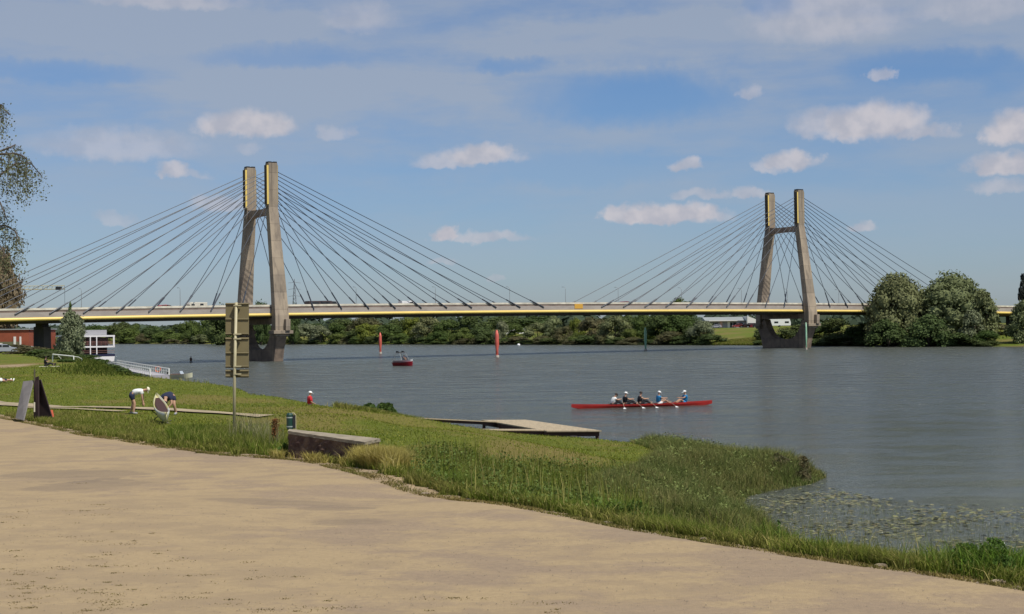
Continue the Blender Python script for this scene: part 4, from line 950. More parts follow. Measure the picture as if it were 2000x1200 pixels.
# fringe by the cove and along the right edge of the gravel
EC = np.array([tuple(W(a, b, 2.55)[:2]) for a, b in REDGE if a >= 1180])
P, s = along(EC, 60000, .9, gen, -.1); P = P[offroad(P, .1) & LAND(P)]; P = P[clumpy(P, gen, .75, 1.6)]
grass('cove_grass', 'fresh green grass on the bank edge above the lily pads', P, gen.uniform(.12, .40, len(P)) * (.8 + .35 * np.sin(P[:, 0] * 2.2 + 1)), np.full(len(P), .014), .8, G4)
P, s = along(EC, 900, .8, gen, .1); P = P[offroad(P) & LAND(P)]
grass('seed_stalks', 'thin stalks sticking up over the cove water', P, gen.uniform(.4, .85, len(P)), np.full(len(P), .010), .4, G1)
CL = []
for px, py, w, h_, n in [(1300,1018,.5,.5,500),(1370,1030,.35,.45,350),(1440,1042,.5,.42,450),(1540,1060,.6,.55,700),(1500,1054,.3,.75,200),(1600,1070,.45,.42,400),(1650,1080,.7,.50,800),(1740,1092,.4,.34,300),(1880,1115,.9,.62,1400),(1960,1128,1.0,.72,1800),(2010,1132,.8,.75,1400),(1120,985,.6,.45,600),(1040,972,.5,.5,500),(905,945,.6,.62,800),(880,940,.5,.5,600),(1010,968,.4,.62,300),(1222,992,.8,.7,1200)]:
    b = W(px, py, 2.5); q_ = np.array([b.x, b.y]) + gen.normal(0, 1, (n, 2)) * w * .38 + np.array([0, .45]); q_ = q_[~in_road(q_, .05)]
    CL.append((q_, gen.uniform(.35, 1.0, len(q_)) * h_))
P = np.concatenate([a for a, _ in CL]); hh = np.concatenate([b for _, b in CL])
grass('cove_grass', 'taller fresh green clumps standing along the gravel edge', P, hh, np.full(len(P), .018), .6, bladematerial('fresh_blades', (.12, .21, .028), (.16, .22, .04), (.22, .24, .07)))
# fringe along the river behind the lawn
SB = SHORE[9:24]
P, s = along(SB[::-1], 60000, 2.2, gen, -.3); P = P[LAND(P)]
Q, s2 = along(SB, 60000, 2.2, gen, -.3); Q = Q[LAND(Q)]; P = np.concatenate([P, Q]); P = P[(P[:, 1] > 84) & clumpy(P, gen, .7, .6)]
# leave the landing stage clear
P = P[~((P[:, 0] > -7.5) & (P[:, 0] < 6) & (P[:, 1] < 99))]
grass('bank_grass', 'long grass along the river edge behind the lawn', P, gen.uniform(.15, .5, len(P)), np.full(len(P), .04), .7, G1)
pp = wpoly([(650,808,1.6),(720,812,1.4),(860,820,.9),(860,806,.9),(700,800,1.4),(660,799,1.7)])
P = scatter(pp, 16000, gen); P = P[clumpy(P, gen, .7, .5) & LAND(P)]
grass('bank_grass', 'coarse grass tuft band left of the landing stage', P, gen.uniform(.2, .6, len(P)), np.full(len(P), .04), .6, G1)
# left bank crest
P, s = along(SHORE[5:11][::-1], 60000, 3.0, gen, 0); Q, s2 = along(SHORE[5:11], 60000, 4.0, gen, 3.0); P = np.concatenate([P, Q]); P = P[LAND(P)]
grass('bank_grass', 'dark rough grass on the bank crest below the pontoon', P, gen.uniform(.15, .5, len(P)), np.full(len(P), .07), .8, bladematerial('crest_blades', (.065, .095, .018), (.085, .11, .022), (.14, .14, .04)))
# far bank
FB = np.array([(60,491),(65,484),(79,457)], float)
P, s = along(FB[::-1], 50000, 14, gen, 0); Q, s2 = along(FB, 50000, 14, gen, 0); P = np.concatenate([P, Q]); P = P[inside(P, FAR)]
grass('bank_grass', 'rough grass covering the slope of the far bank', P, gen.uniform(.4, 1.0, len(P)), np.full(len(P), .22), .7, G1)
# sparse tufts on the gravel
def tufts():
    C = []
    for _ in range(120):
        px = abs(gen.normal(0, 330)) if gen.uniform() < .85 else gen.uniform(0, 1100); py = 1200 - abs(gen.normal(0, 110)) if px < 520 else 1200 - abs(gen.normal(0, 25)); 
        w = W(px, py, 2.62); C.append((w.x, w.y))
    C += [tuple(W(a, b, 2.62)[:2]) for a, b in ((150,1048),(20,1010),(60,995),(300,1040),(370,1120),(405,1118),(560,1190),(600,1186),(95,1160),(30,1160),(215,1187),(520,1190),(640,1188),(60,1183))]
    P = []; 
    for c in C:
        k = int(gen.integers(6, 60)); P.append(np.array(c) + gen.normal(0, .02 + .09 * gen.uniform() ** 2, (k, 2)) * np.array([1.9, 1]))
    return np.concatenate(P)
P = tufts(); P = P[in_road(P, -.5)]
V, F = blades(P, gen.uniform(.012, .045, len(P)), np.full(len(P), .016), 1.2, gen); V[:, 2] += .03
tag(np_mesh('gravel_weeds', V, F, bladematerial('weed', (.15, .13, .045), (.19, .15, .06), (.23, .18, .09)), kind='stuff'), 'tiny dry weeds growing through the gravel', 'weeds')
# loose pebbles
def pebbles(P, s, name, label, m):
    n = len(P); z = zg(P) + .03; V = []; F = []
    base = np.array([(1,0,0),(-.5,.87,0),(-.5,-.87,0),(0,0,.8)], float)
    V = (np.column_stack([P, z])[:, None, :] + base[None] * s[:, None, None] * gen.uniform(.7, 1.3, (n, 4, 3))).reshape(-1, 3)
    k = np.arange(n)[:, None] * 4; F = np.concatenate([k + np.array(t) for t in ((0, 1, 3), (1, 2, 3), (2, 0, 3))])
    o = np_mesh(name, V, F, m, kind='stuff'); tag(o, label, 'gravel')
pebm = mat('pebble', (.30, .24, .16), .9, col2=(.16, .12, .08), vscale=9)
P, s = along(EDG, 1500, .45, gen, -.6); pebbles(P, .006 + .03 * gen.uniform(0, 1, len(P)) ** 4, 'edge_pebbles', 'loose stones and crumbs along the gravel edge', pebm)
P = scatter(wpoly([(-80,1240,2.6),(2100,1240,2.6),(1500,1070,2.6),(0,960,2.6)]), 2600, gen); pebbles(P, gen.uniform(.006, .018, len(P)), 'loose_pebbles', 'small pebbles strewn over the gravel', pebm)

# distinct plants
def leafy(name, label, px, py, z, w, h, kind, n, leaf, seed, m=None, up=.6):
    g_ = np.random.default_rng(seed); b = W(px, py, z); z0 = gz(b.x, b.y)
    K = 9; kc = g_.normal(0, .26, (K, 2)) * w; kh = g_.uniform(.45, 1.1, K) * h * np.exp(-((kc / w) ** 2).sum(1) * 2.5); kr = g_.uniform(.14, .26, K) * w; ki = g_.integers(0, K, n)
    u = g_.uniform(0, 1, n) ** .8; a = g_.uniform(0, 6.283, n); r = g_.uniform(0, 1, n) ** .6 * kr[ki] * (1.1 - .6 * u)
    c = np.column_stack([kc[ki, 0] + r * np.cos(a), kc[ki, 1] + r * np.sin(a), u * kh[ki] * (1 - .55 * (r / kr[ki]) ** 2)])
    nr = g_.normal(size=(n, 3)); nr[:, 2] = nr[:, 2] * .5; nr /= np.linalg.norm(nr, axis=1)[:, None]
    v, f = quads_from(c, nr, leaf, 1.6, g_); o = np_mesh(name, v, f, m or LM[kind]); o.location = (b.x, b.y, z0)
    tag(o, label, 'plant'); return o
lush = leafmat('lush_leaf', (.10, .18, .03), (.07, .14, .022)); straw = leafmat('straw_leaf', (.30, .25, .07), (.22, .20, .05))
leafy('leafy_plant', 'bright green leafy clump at the gravel edge below the reeds', 1222, 994, 2.45, 1.05, .80, 'green', 4200, .05, 5, lush)
leafy('leafy_plant', 'big leafy weed clump at the gravel edge near the right border', 1935, 1120, 2.55, 1.5, .72, 'green', 9000, .035, 6, lush)
leafy('leafy_plant', 'small dark plant hugging the gravel edge below the tall herbs', 842, 940, 2.55, .5, .18, 'green', 700, .04, 7, lush)
leafy('leafy_plant', 'rounded green bush on the bank crest near the red-shirted person', 735, 806, 1.1, 3.4, .85, 'green', 4200, .11, 9, leafmat('bank_bush_leaf', (.08, .12, .022), (.06, .10, .02)))
leafy('leafy_plant', 'brownish bush at the outer tip of the reed spit', 1545, 925, .3, 2.6, 1.0, 'olive', 5200, .08, 10)
leafy('leafy_plant', 'leafy weed standing above the cove grass', 1524, 1052, 2.5, .34, .62, 'green', 600, .03, 11, lush)
leafy('leafy_plant', 'weeds climbing the left end of the stone wall', 556, 889, 2.6, .7, .42, 'green', 1500, .045, 12, lush)
leafy('leafy_plant', 'brownish plant growing in front of the concrete post by the wall', 612, 893, 2.6, .5, .34, 'olive', 900, .04, 13)
# yellow straw tussock at the right end of the wall
b = W(735, 912, 2.6); P = np.array([b.x, b.y]) + gen.normal(0, 1, (16000, 2)) * np.array([.42, .75]) + np.array([-.05, .2])
P = P[offroad(P, .25)]; V, F = blades(P, gen.uniform(.35, .80, len(P)), np.full(len(P), .02), .6, gen)
o = np_mesh('straw_tussock', V - np.array([b.x, b.y, 2.6]), F, G5); o.location = (b.x, b.y, 2.6); print('TUSS', len(P)); tag(o, 'yellow dry grass tussock at the right end of the stone wall', 'plant')
b = W(508, 888, 2.6)
g_ = np.random.default_rng(3); n = 900; u = g_.uniform(0, 1, n); c = np.column_stack([g_.normal(0, .06, n), g_.normal(0, .06, n), .25 + u * .75]); nr = g_.normal(size=(n, 3)); nr /= np.linalg.norm(nr, axis=1)[:, None]
v, f = quads_from(c, nr, .04, 1.4, g_); o = np_mesh('dock_plant', v, f, leafmat('rust_seed', (.24, .10, .03), (.17, .075, .025))); o.location = (b.x, b.y + 3, gz(b.x, b.y + 3)); tag(o, 'rust-brown seeding dock plant right of the signboard post', 'plant')

# lily pads
def lilies():
    g_ = np.random.default_rng(9); reg = wpoly([(1395,985,0),(1440,955,0),(1590,945,0),(1720,975,0),(1860,985,0),(2080,990,0),(2100,1130,0),(1800,1120,0),(1560,1060,0),(1420,1010,0)])
    P = scatter(reg, 6000, g_); f0 = np.sin(P[:, 0] * 1.1 + np.sin(P[:, 1] * .7) * 2) + np.sin(P[:, 1] * .9 - P[:, 0] * .4) + g_.normal(0, .7, len(P)); P = P[(f0 > .25) | (gen.uniform(0, 1, len(P)) < .12)]; P = P[zg(P) < -.05]
    V = []; F = []; k = 0
    for x, y in P:
        r = g_.uniform(.03, .10); a0 = g_.uniform(0, 6.28); tl = g_.normal(0, .10, 2); lift = g_.uniform(.006, .02) if g_.uniform() < .85 else g_.uniform(.04, .12)
        ring = [(x, y, lift)]
        for j in range(10):
            a = a0 + (2 * math.pi - .5) * j / 9; dx_, dy_ = r * math.cos(a), r * math.sin(a)
            ring.append((x + dx_, y + dy_, max(.004, lift + dx_ * tl[0] + dy_ * tl[1])))
        V += ring; F += [(k, k + j, k + j + 1) for j in range(1, 10)]; k += 11
    return np.array(V), np.array(F)
v, f = lilies(); o = np_mesh('lily_pads', v, f, mat('lily_pad', (.135, .15, .05), .45, col2=(.18, .155, .065), vscale=3, island=.45), kind='stuff'); tag(o, 'floating water lily leaves covering the shallow cove', 'lily pads')
g_ = np.random.default_rng(19); reg = wpoly([(1440,975,0),(1700,990,0),(2050,1030,0),(2050,1100,0),(1700,1060,0),(1480,1010,0)]); P = scatter(reg, 1500, g_); P = P[zg(P) < 0]
V, F = blades(P, g_.uniform(.05, .28, len(P)), np.full(len(P), .010), .6, g_, z=np.zeros(len(P))); tag(np_mesh('water_weeds', V, F, G3, kind='stuff'), 'thin weeds sticking out of the cove water', 'weeds')

# ------------------------------------------------------------------ people
skin = mat('skin', (.46, .27, .18), .6, spec=.3); hairm = mat('hair_dark', (.03, .02, .015), .8)
cl = {'white': mat('cloth_white', (.78, .78, .76), .9), 'navy': mat('cloth_navy', (.015, .02, .05), .9), 'black': mat('cloth_black', (.012, .012, .016), .9), 'red': mat('cloth_red', (.55, .02, .03), .85),
      'blue': mat('cloth_blue', (.02, .20, .42), .85), 'cream': mat('cloth_cream', (.72, .66, .50), .9), 'grey': mat('cloth_grey', (.3, .3, .3), .9)}
def skin_mesh(name, V, E, Rr, m, parent=None, sub=1, root=0):
    me = bpy.data.meshes.new(name); me.from_pydata([tuple(v) for v in V], E, []); me.materials.append(m)
    o = bpy.data.objects.new(name, me); COL.objects.link(o)
    if parent is not None: o.parent = parent
    sk = o.modifiers.new('skin', 'SKIN'); sk.use_smooth_shade = True
    if not me.skin_vertices: return o
    for i, r in enumerate(Rr):
        d = me.skin_vertices[0].data[i]; d.radius = (r, r) if isinstance(r, float) else r; d.use_root = (i == root)
    s = o.modifiers.new('subdivision', 'SUBSURF'); s.levels = sub; s.render_levels = sub
    return o
def person(label, loc, rz, J, shirt=None, shorts=None, cap=None, hair=True, sleeve=.6, group=None, shoes='grey', scale=1.0, longs=False):
    """J: joints (x right, y forward, z up) pelvis, belly, chest, neck, head, Ls/Rs shoulder, Le, Lw, Lh hip, Lk, La ..."""
    J = {k: Vector(v) for k, v in J.items()}
    V = []; E = []; Rr = []
    def av(p, r, par=None):
        V.append(Vector(p)); Rr.append(r)
        if par is not None: E.append((par, len(V) - 1))
        return len(V) - 1
    pv = av(J['pelvis'], (.135, .11)); be = av(J['belly'], (.125, .10), pv); ch = av(J['chest'], (.15, .115), be)
    nk = av(J['neck'], .055, ch); hd_dir = (J['head'] - J['neck']).normalized()
    fwd = J.get('face', Vector((0, 1, 0))); fwd = (fwd - hd_dir * fwd.dot(hd_dir)).normalized()
    jaw = av(J['neck'].lerp(J['head'], .5) + fwd * .02, .07, nk); hd = av(J['head'], (.085, .095), jaw); cr_ = av(J['head'] + hd_dir * .085, .06, hd)
    av(J['head'] - hd_dir * .02 + fwd * .105, .018, hd)                      # nose
    side = hd_dir.cross(fwd).normalized()
    for s_ in (-1, 1): av(J['head'] - hd_dir * .01 + side * .09 * s_, .018, hd)  # ears
    for S in 'LR':
        sh = av(J[S + 's'], .068, ch); el_ = av(J[S + 'e'], .045, sh); wr = av(J[S + 'w'], .032, el_)
        d = (J[S + 'w'] - J[S + 'e']).normalized(); sd_ = d.cross(Vector((0, 0, 1)));
        if sd_.length < .2: sd_ = d.cross(Vector((0, 1, 0)))
        sd_.normalize(); cu = sd_.cross(d).normalized()
        pm = av(J[S + 'w'] + d * .07, (.040, .026), wr)
        for k_ in range(4):
            o_ = sd_ * (k_ - 1.5) * .021; L = (.070, .082, .078, .062)[k_]
            a_ = av(J[S + 'w'] + d * .105 + o_, .0105, pm); b_ = av(J[S + 'w'] + d * (.105 + L * .55) + o_ + cu * .012, .0095, a_); av(J[S + 'w'] + d * (.105 + L * .8) + o_ + cu * .035, .008, b_)
        a_ = av(J[S + 'w'] + d * .05 + sd_ * -.045, .013, pm); av(J[S + 'w'] + d * .095 + sd_ * -.062 + cu * .02, .010, a_)
        hp = av(J[S + 'h'], .092, pv); kn = av(J[S + 'k'], .068, hp); an = av(J[S + 'a'], .048, kn)
        t_ = J.get(S + 't', J[S + 'a'] + Vector((0, .16, -.04))); av(t_, .034, an)
    o = skin_mesh('person', V, E, Rr, skin); o.location = loc; o.rotation_euler = (0, 0, rz); o.scale = (scale,) * 3
    tag(o, label, 'person', group)
    def lay(name, pts, m, root=0):
        V2 = []; E2 = []; R2 = []
        for i, (p, r, par) in enumerate(pts):
            V2.append(p); R2.append(r)
            if par is not None: E2.append((par, i))
        return skin_mesh(name, V2, E2, R2, m, o)
    if shirt:
        pts = [(J['pelvis'] + (J['belly'] - J['pelvis']) * .25, (.170, .160), None), (J['belly'], (.180, .185), 0), (J['chest'], (.205, .205), 1), (J['neck'] + (J['chest'] - J['neck']) * .35, .095, 2)]
        for S in 'LR':
            k = len(pts); pts += [(J[S + 's'], .100, 2), (J[S + 's'].lerp(J[S + 'e'], sleeve), .080, k)]
        lay('shirt', pts, cl[shirt])
    if shorts:
        pts = [(J['pelvis'] + (J['belly'] - J['pelvis']) * .3, (.165, .155), None), (J['pelvis'], (.172, .165), 0)]
        for S in 'LR':
            k = len(pts); pts += [(J[S + 'h'], .125, 1), (J[S + 'h'].lerp(J[S + 'k'], .62 if not longs else 1), .100, k)]
            if longs: pts += [(J[S + 'a'] + (J[S + 'k'] - J[S + 'a']) * .1, .06, k + 1)]
        lay('trousers' if longs else 'shorts', pts, cl[shorts])
    # head covering
    h = J['head'] + hd_dir * .03; q = Vector((0, 0, 1)).rotation_difference(hd_dir).to_matrix()
    b = MB(); rings = []
    for i in range(6):
        a = math.pi / 2 * i / 5; rings.append([q @ (Vector((math.cos(t) * math.cos(a) * .112, math.sin(t) * math.cos(a) * .122, math.sin(a) * .115)) + Vector((0, 0, -.005))) + h for t in [2 * math.pi * j / 12 for j in range(12)]])
    b.loft(rings)
    if cap:
        f2 = fwd; s2 = side
        br = [h + f2 * .08 + s2 * .09, h + f2 * .20 + s2 * .06, h + f2 * .20 - s2 * .06, h + f2 * .08 - s2 * .09]
        b.hexa([p - hd_dir * .0 for p in br] + [p + hd_dir * .015 for p in br])
        b.build('cap', cl[cap], o, local=True, smooth=True)
    elif hair: b.build('hair', hairm, o, local=True, smooth=True)
    if shoes:
        for S in 'LR':
            a = J[S + 'a']; t_ = J.get(S + 't', a + Vector((0, .16, -.04)))
            d = (t_ - a); MB().tube([a - d * .25 + Vector((0, 0, -.03)), a + Vector((0, 0, -.02)), t_, t_ + d * .2], [.04, .055, .048, .03], 8).build('shoe', cl[shoes], o, local=True, smooth=True)
    return o
def seated(lean=.1, reach=.55, knee=.28, feet=.92, bend=0.0, twist=0):
    sx, sz = math.sin(lean), math.cos(lean)
    P = lambda d: Vector((0, d * sx, .14 + d * sz))
    J = {'pelvis': (0, 0, .14), 'belly': P(.2), 'chest': P(.42), 'neck': P(.56), 'head': P(.56) + Vector((0, .04 + bend * .08, .15 - bend * .05)), 'face': (0, 1, -.2 - bend)}
    for S, s_ in (('L', -1), ('R', 1)):
        sh = P(.47) + Vector((s_ * .19, 0, 0)); w = Vector((s_ * .14, sh.y + reach, .50)); J[S + 's'] = sh; J[S + 'e'] = sh.lerp(w, .5) + Vector((s_ * .05, 0, -.07)); J[S + 'w'] = w
        J[S + 'h'] = (s_ * .10, .02, .13); J[S + 'k'] = (s_ * .12, feet * .52, .14 + knee); J[S + 'a'] = (s_ * .10, feet, .16); J[S + 't'] = (s_ * .10, feet + .06, .30)
    return J
# --- the two people handling the beached boat
g1 = W(260, 808, 2.63); z0 = gz(g1.x, g1.y)
J = {'pelvis': (0, -.06, .93), 'belly': (0, .10, 1.02), 'chest': (0, .34, 1.10), 'neck': (0, .50, 1.12), 'head': (0, .64, 1.14), 'face': (0, .5, -1)}
for S, s_ in (('L', -1), ('R', 1)):
    J.update({S + 's': (s_ * .18, .40, 1.05), S + 'e': (s_ * .20, .44, .77), S + 'w': (s_ * .15, .46, .53), S + 'h': (s_ * .10, -.06, .90), S + 'k': (s_ * .12, .04 + s_ * .05, .48), S + 'a': (s_ * .13, -.05 + s_ * .08, .09), S + 't': (s_ * .13, .11 + s_ * .08, .04)})
person('person in white shirt, dark shorts and cream cap bending over, left of the beached boat', (g1.x, g1.y, z0), R(-82), J, 'white', 'navy', 'cream')
g2 = W(331, 808, 2.63); z0 = gz(g2.x, g2.y)
J = {'pelvis': (0, -.14, .80), 'belly': (0, .0, .84), 'chest': (0, .22, .78), 'neck': (0, .36, .70), 'head': (0, .44, .58), 'face': (0, -.2, -1)}
for S, s_ in (('L', -1), ('R', 1)):
    J.update({S + 's': (s_ * .20, .28, .74), S + 'e': (s_ * .26, .34, .48), S + 'w': (s_ * .17 + .10, .42, .27), S + 'h': (s_ * .12, -.14, .77), S + 'k': (s_ * .20, -.02, .42), S + 'a': (s_ * .22, -.16, .09), S + 't': (s_ * .24, .0, .04)})
person('person in dark navy clothes bent low over the bow of the beached boat', (g2.x, g2.y, z0), R(168), J, 'navy', 'navy', None, scale=1.12)
# --- red clothed person on the lower bank
b = AT(605, 790, 88); z0 = gz(b.x, b.y)
J = {'pelvis': (0, 0, .93), 'belly': (0, .01, 1.08), 'chest': (0, .0, 1.30), 'neck': (0, .0, 1.47), 'head': (0, .03, 1.60), 'face': (0, 1, -.1)}
for S, s_ in (('L', -1), ('R', 1)):
    J.update({S + 's': (s_ * .20, 0, 1.40), S + 'e': (s_ * .26, .02, 1.12), S + 'w': (s_ * .14, .20, 1.04), S + 'h': (s_ * .10, 0, .90), S + 'k': (s_ * .11, .03, .48), S + 'a': (s_ * .11, 0, .08)})
person('person in red shirt and white cap standing below the bank crest by the river', (b.x, b.y, AT(605, 764, 88).z - 1.74), R(-70), J, 'red', 'red', 'white', longs=True, sleeve=.9)
# --- sitting on the lawn by the goal
b = AT(91, 715, 158); z0 = gz(b.x, b.y); b = Vector((b.x, b.y, z0))
J = seated(.0, .35, .2, .85); person('person in black sitting on a pale towel near the small goal', tuple(b + Vector((-.1, 0, .05))), R(-90), J, 'black', 'black', None, longs=True, sleeve=.9, shoes='black', scale=1.1)
tag(MB().box((b.x + .3, b.y, z0 + .07), (1.9, .9, .04)).build('towel', cl['cream'], origin=(b.x, b.y, z0)), 'pale towel on the lawn under the sitting person', 'towel')
b = W(5, 757, 2.75); z0 = gz(b.x, b.y)
J = {'pelvis': (0, 0, .14), 'belly': (0, -.2, .15), 'chest': (0, -.42, .17), 'neck': (0, -.56, .16), 'head': (0, -.68, .18), 'face': (0, -.1, 1)}
for S, s_ in (('L', -1), ('R', 1)):
    J.update({S + 's': (s_ * .19, -.47, .15), S + 'e': (s_ * .30, -.25, .10), S + 'w': (s_ * .30, -.02, .08), S + 'h': (s_ * .10, .03, .13), S + 'k': (s_ * .12, .45, .14), S + 'a': (s_ * .12, .85, .09), S + 't': (s_ * .13, .92, .2)})
person('person in white shirt lying on the lawn at the left edge', (b.x, b.y, z0 + .05), R(-28), J, 'white', 'navy', None, shoes='white', sleeve=.9)
tag(MB().box((W(15,756,2.7).x, b.y, z0 + .10), (.30, .30, .20), R(20)).build('bag', cl['white'], origin=(W(15,756,2.7).x, b.y, z0), bevel=.05), 'white bag beside the lying person at the left edge', 'bag')

# ------------------------------------------------------------------ boats
def hull(length, beam, depth, z_keel, n=24, sheer=.12, tail=.08, fine=1.8, rake=.0):
    rings = []
    for i in range(n + 1):
        u = i / n; y = (u - .5) * length; e = abs(2 * u - 1); w = beam / 2 * max(tail, 1 - e ** fine); zt = depth + sheer * e ** 2
        kz = z_keel * (1 - e ** 4) + (zt - .05) * .35 * e ** 14; lo = kz * .35 + (zt - .05) * .25 * e ** 14; md = zt * (.55 + .35 * e ** 14)
        rings.append([(-w, y, zt), (-w * .98, y, md), (-w * .68, y, lo), (-w * .08, y, kz), (w * .08, y, kz), (w * .68, y, lo), (w * .98, y, md), (w, y, zt), (w * .86, y, zt - .002), (w * .8, y, max(.06, zt - .12)), (-w * .8, y, max(.06, zt - .12)), (-w * .86, y, zt - .002)])
    return rings
redp = mat('red_hull_paint', (.38, .025, .02), .5, spec=.3, var=.25, vscale=.7); whitep = mat('white_gelcoat', (.80, .80, .78), .3); wood = mat('varnished_wood', (.36, .22, .11), .45)
A1 = W(1116, 799, 0); A2 = W(1391, 791, 0); ax = (A2 - A1); L = ax.length; rzb = math.atan2(-ax.x, ax.y); mid = (A1 + A2) / 2
rb = thing('rowing_boat', 'long slim red rowing boat with five people aboard', 'rowing boat', (mid.x, mid.y, 0), rzb)
MB().loft(hull(L, .66, .24, -.10, 34, .14, .05, 2.6)).build('hull', redp, rb, local=True)
XD = ax.normalized()
def boat_y(px): r = ray(px, 795); k = r.x / r.y; return ((k * A1.y - A1.x) / (XD.x - k * XD.y)) - L / 2
MB().box((0, 0, .17), (.40, L * .66, .03)).build('floorboard', wood, rb, local=True)
crew = [(1195, 'white', 'black', None, .38, 'person in white shirt leaning forward, leftmost rower in the red boat'), (1221, 'black', 'black', 'white', .02, 'person in black with white cap, second rower from the left in the red boat'),
        (1249, 'black', 'black', None, .10, 'bare-armed person in black vest, middle of the red boat'), (1286, 'blue', 'white', 'white', .05, 'person in blue shirt and white cap rowing, fourth from the left in the red boat'),
        (1338, 'blue', 'blue', 'white', -.05, 'person in blue shirt and white cap facing the rowers, rightmost in the red boat')]
def inboat(x, y, z): return Vector((mid.x, mid.y, 0)) + Matrix.Rotation(rzb, 3, 'Z') @ Vector((x, y, z))
oarm = mat('oar_shaft', (.30, .22, .15), .4)
for i, (px, sh, so_, cp_, ln, lab) in enumerate(crew):
    y = boat_y(px); MB().box((0, y, .22), (.34, .26, .05)).build('seat', wood, rb, local=True)
    cox = i == 4
    J = seated(ln, .32 if ln > .2 else .42, .26, .78 if not cox else .62, .6 if ln > .2 else 0)
    person(lab, tuple(inboat(0, y, .03)), rzb + (math.pi if cox else 0), J, sh, so_, cp_, sleeve=.6 if i != 2 else .08, group='crew of the red rowing boat', shoes=None, scale=1.22, longs=i in (0, 1, 2))
    if not cox:
        for s_ in (-1, 1):
            rg = MB(); rg.tube([(s_ * .33, y + .30, .32), (s_ * .80, y + .62, .42)], .012, 5); rg.tube([(s_ * .33, y + .85, .32), (s_ * .80, y + .62, .42)], .012, 5)
            rg.build('rigger', gal, rb, local=True)
            hnd = Vector((s_ * .12, y + .62 + ln * .5, .62)); pin = Vector((s_ * .80, y + .62, .43)); d = (pin - hnd); tip = hnd + d * 3.55
            tip.z = .03; tip = pin + (tip - pin)
            oo = thing('oar', f"{'far' if s_ > 0 else 'near'}-side oar of the rower " + ['in the white shirt', 'in black with a white cap', 'in the black vest', 'in the blue shirt'][i], 'oar', tuple(inboat(*pin)), rzb, 'oars of the red rowing boat')
            MB().tube([hnd - pin, Vector((0, 0, 0)), (tip - pin) * .86], [.018, .022, .016], 6).build('shaft', oarm, oo, local=True)
            e = (tip - pin); MB().hexa([e * .84 + Vector((0, -.04, -.01)), e * 1.0 + Vector((0, -.13, -.01)), e * 1.0 + Vector((0, .13, -.01)), e * .84 + Vector((0, .04, -.01)),
                                        e * .84 + Vector((0, -.04, .015)), e * 1.0 + Vector((0, -.13, .015)), e * 1.0 + Vector((0, .13, .015)), e * .84 + Vector((0, .04, .015))]).build('blade', whitep, oo, local=True)
# single sculler seen end-on
c = W(373, 708, 0); rzs = R(8)
sc_ = thing('scull_boat', 'narrow dark single scull seen end-on in front of the far shore', 'rowing boat', (c.x, c.y, 0), rzs)
MB().loft(hull(7.8, .42, .20, -.08, 20, .1)).build('hull', mat('dark_hull', (.03, .035, .05), .35), sc_, local=True, smooth=True)
rg = MB()
for s_ in (-1, 1): rg.tube([(s_ * .2, -.1, .2), (s_ * .8, .1, .42)], .015, 5)
rg.build('rigger', gal, sc_, local=True)
person('person in black rowing the single scull alone', (c.x, c.y, .12), rzs + math.pi, seated(.1, .4, .25, .8), 'black', 'black', None, shoes=None, scale=1.15)
for s_ in (-1, 1):
    oo = thing('oar', f"{'right' if s_ > 0 else 'left'} oar of the single sculler, held out flat over the water", 'oar', (c.x, c.y, .45), rzs, 'oars of the single scull')
    MB().tube([(s_ * .1, -.15, .12), (s_ * 2.5, .1, -.25)], .03, 6).build('shaft', blk, oo, local=True)
    MB().hexa([(s_ * 2.4, 0, -.26), (s_ * 2.95, -.02, -.36), (s_ * 2.95, .24, -.36), (s_ * 2.4, .16, -.26), (s_ * 2.4, 0, -.22), (s_ * 2.95, -.02, -.32), (s_ * 2.95, .24, -.32), (s_ * 2.4, .16, -.22)]).build('blade', blk, oo, local=True)
# red and white motorboat with a tower
c = W(789, 715, 0); mb_ = thing('motorboat', 'red and white motorboat with a raised tower in midstream', 'motorboat', (c.x, c.y, 0), R(-128))
def mhull(zs, beam, length, flare=1.0):
    rings = []
    for i in range(15):
        u = i / 14; y = (u - .5) * length; w = beam / 2 * (1 if u < .5 else max(.04, 1 - ((u - .5) / .5) ** 2.3)); ri = .22 * max(0, (u - .5) / .5) ** 2
        rings.append([(-w * .55, y, zs[0] + ri), (w * .55, y, zs[0] + ri), (w, y, zs[1] + ri), (-w, y, zs[1] + ri)])
    return rings
MB().loft(mhull((-.15, .62), 1.95, 4.0)).build('hull', mat('crimson_gelcoat', (.25, .01, .02), .25), mb_, local=True)
MB().loft(mhull((.62, .98), 1.95, 4.0)).build('topsides', whitep, mb_, local=True)
MB().box((0, -.5, .99), (1.5, 1.9, .05)).build('cockpit', mat('grey_vinyl', (.25, .26, .28), .6), mb_, local=True)
MB().hexa([(-.75, .35, .98), (.75, .35, .98), (.75, .40, .98), (-.75, .40, .98), (-.62, .1, 1.5), (.62, .1, 1.5), (.62, .14, 1.5), (-.62, .14, 1.5)]).build('windscreen', glass_d, mb_, local=True)
tw = MB()
for s_ in (-1, 1): tw.tube([(s_ * .92, .35, .95), (s_ * .75, -.3, 2.25), (s_ * .85, -1.2, 2.2), (s_ * .92, -1.5, .95)], .045, 6)
for y, z in ((-.3, 2.27), (-.75, 2.27), (-1.15, 2.22)): tw.tube([(-.8, y, z), (.8, y, z)], .06, 6)
tw.build('tower', gal, mb_, local=True)
tp = MB(); tp.box((0, -.72, 2.36), (1.5, .95, .08)); tp.box((-.7, -.9, 2.5), (.25, .4, .2)); tp.box((.7, -.9, 2.5), (.25, .4, .2)); tp.build('canopy', blk, mb_, local=True)
MB().box((0, -2.15, .55), (.42, .3, .75)).build('engine', blk, mb_, local=True, bevel=.05)
person('person steering the red and white motorboat', (c.x, c.y, .95), R(-128), seated(.0, .35, .2, .5), 'navy', 'navy', None, shoes=None)
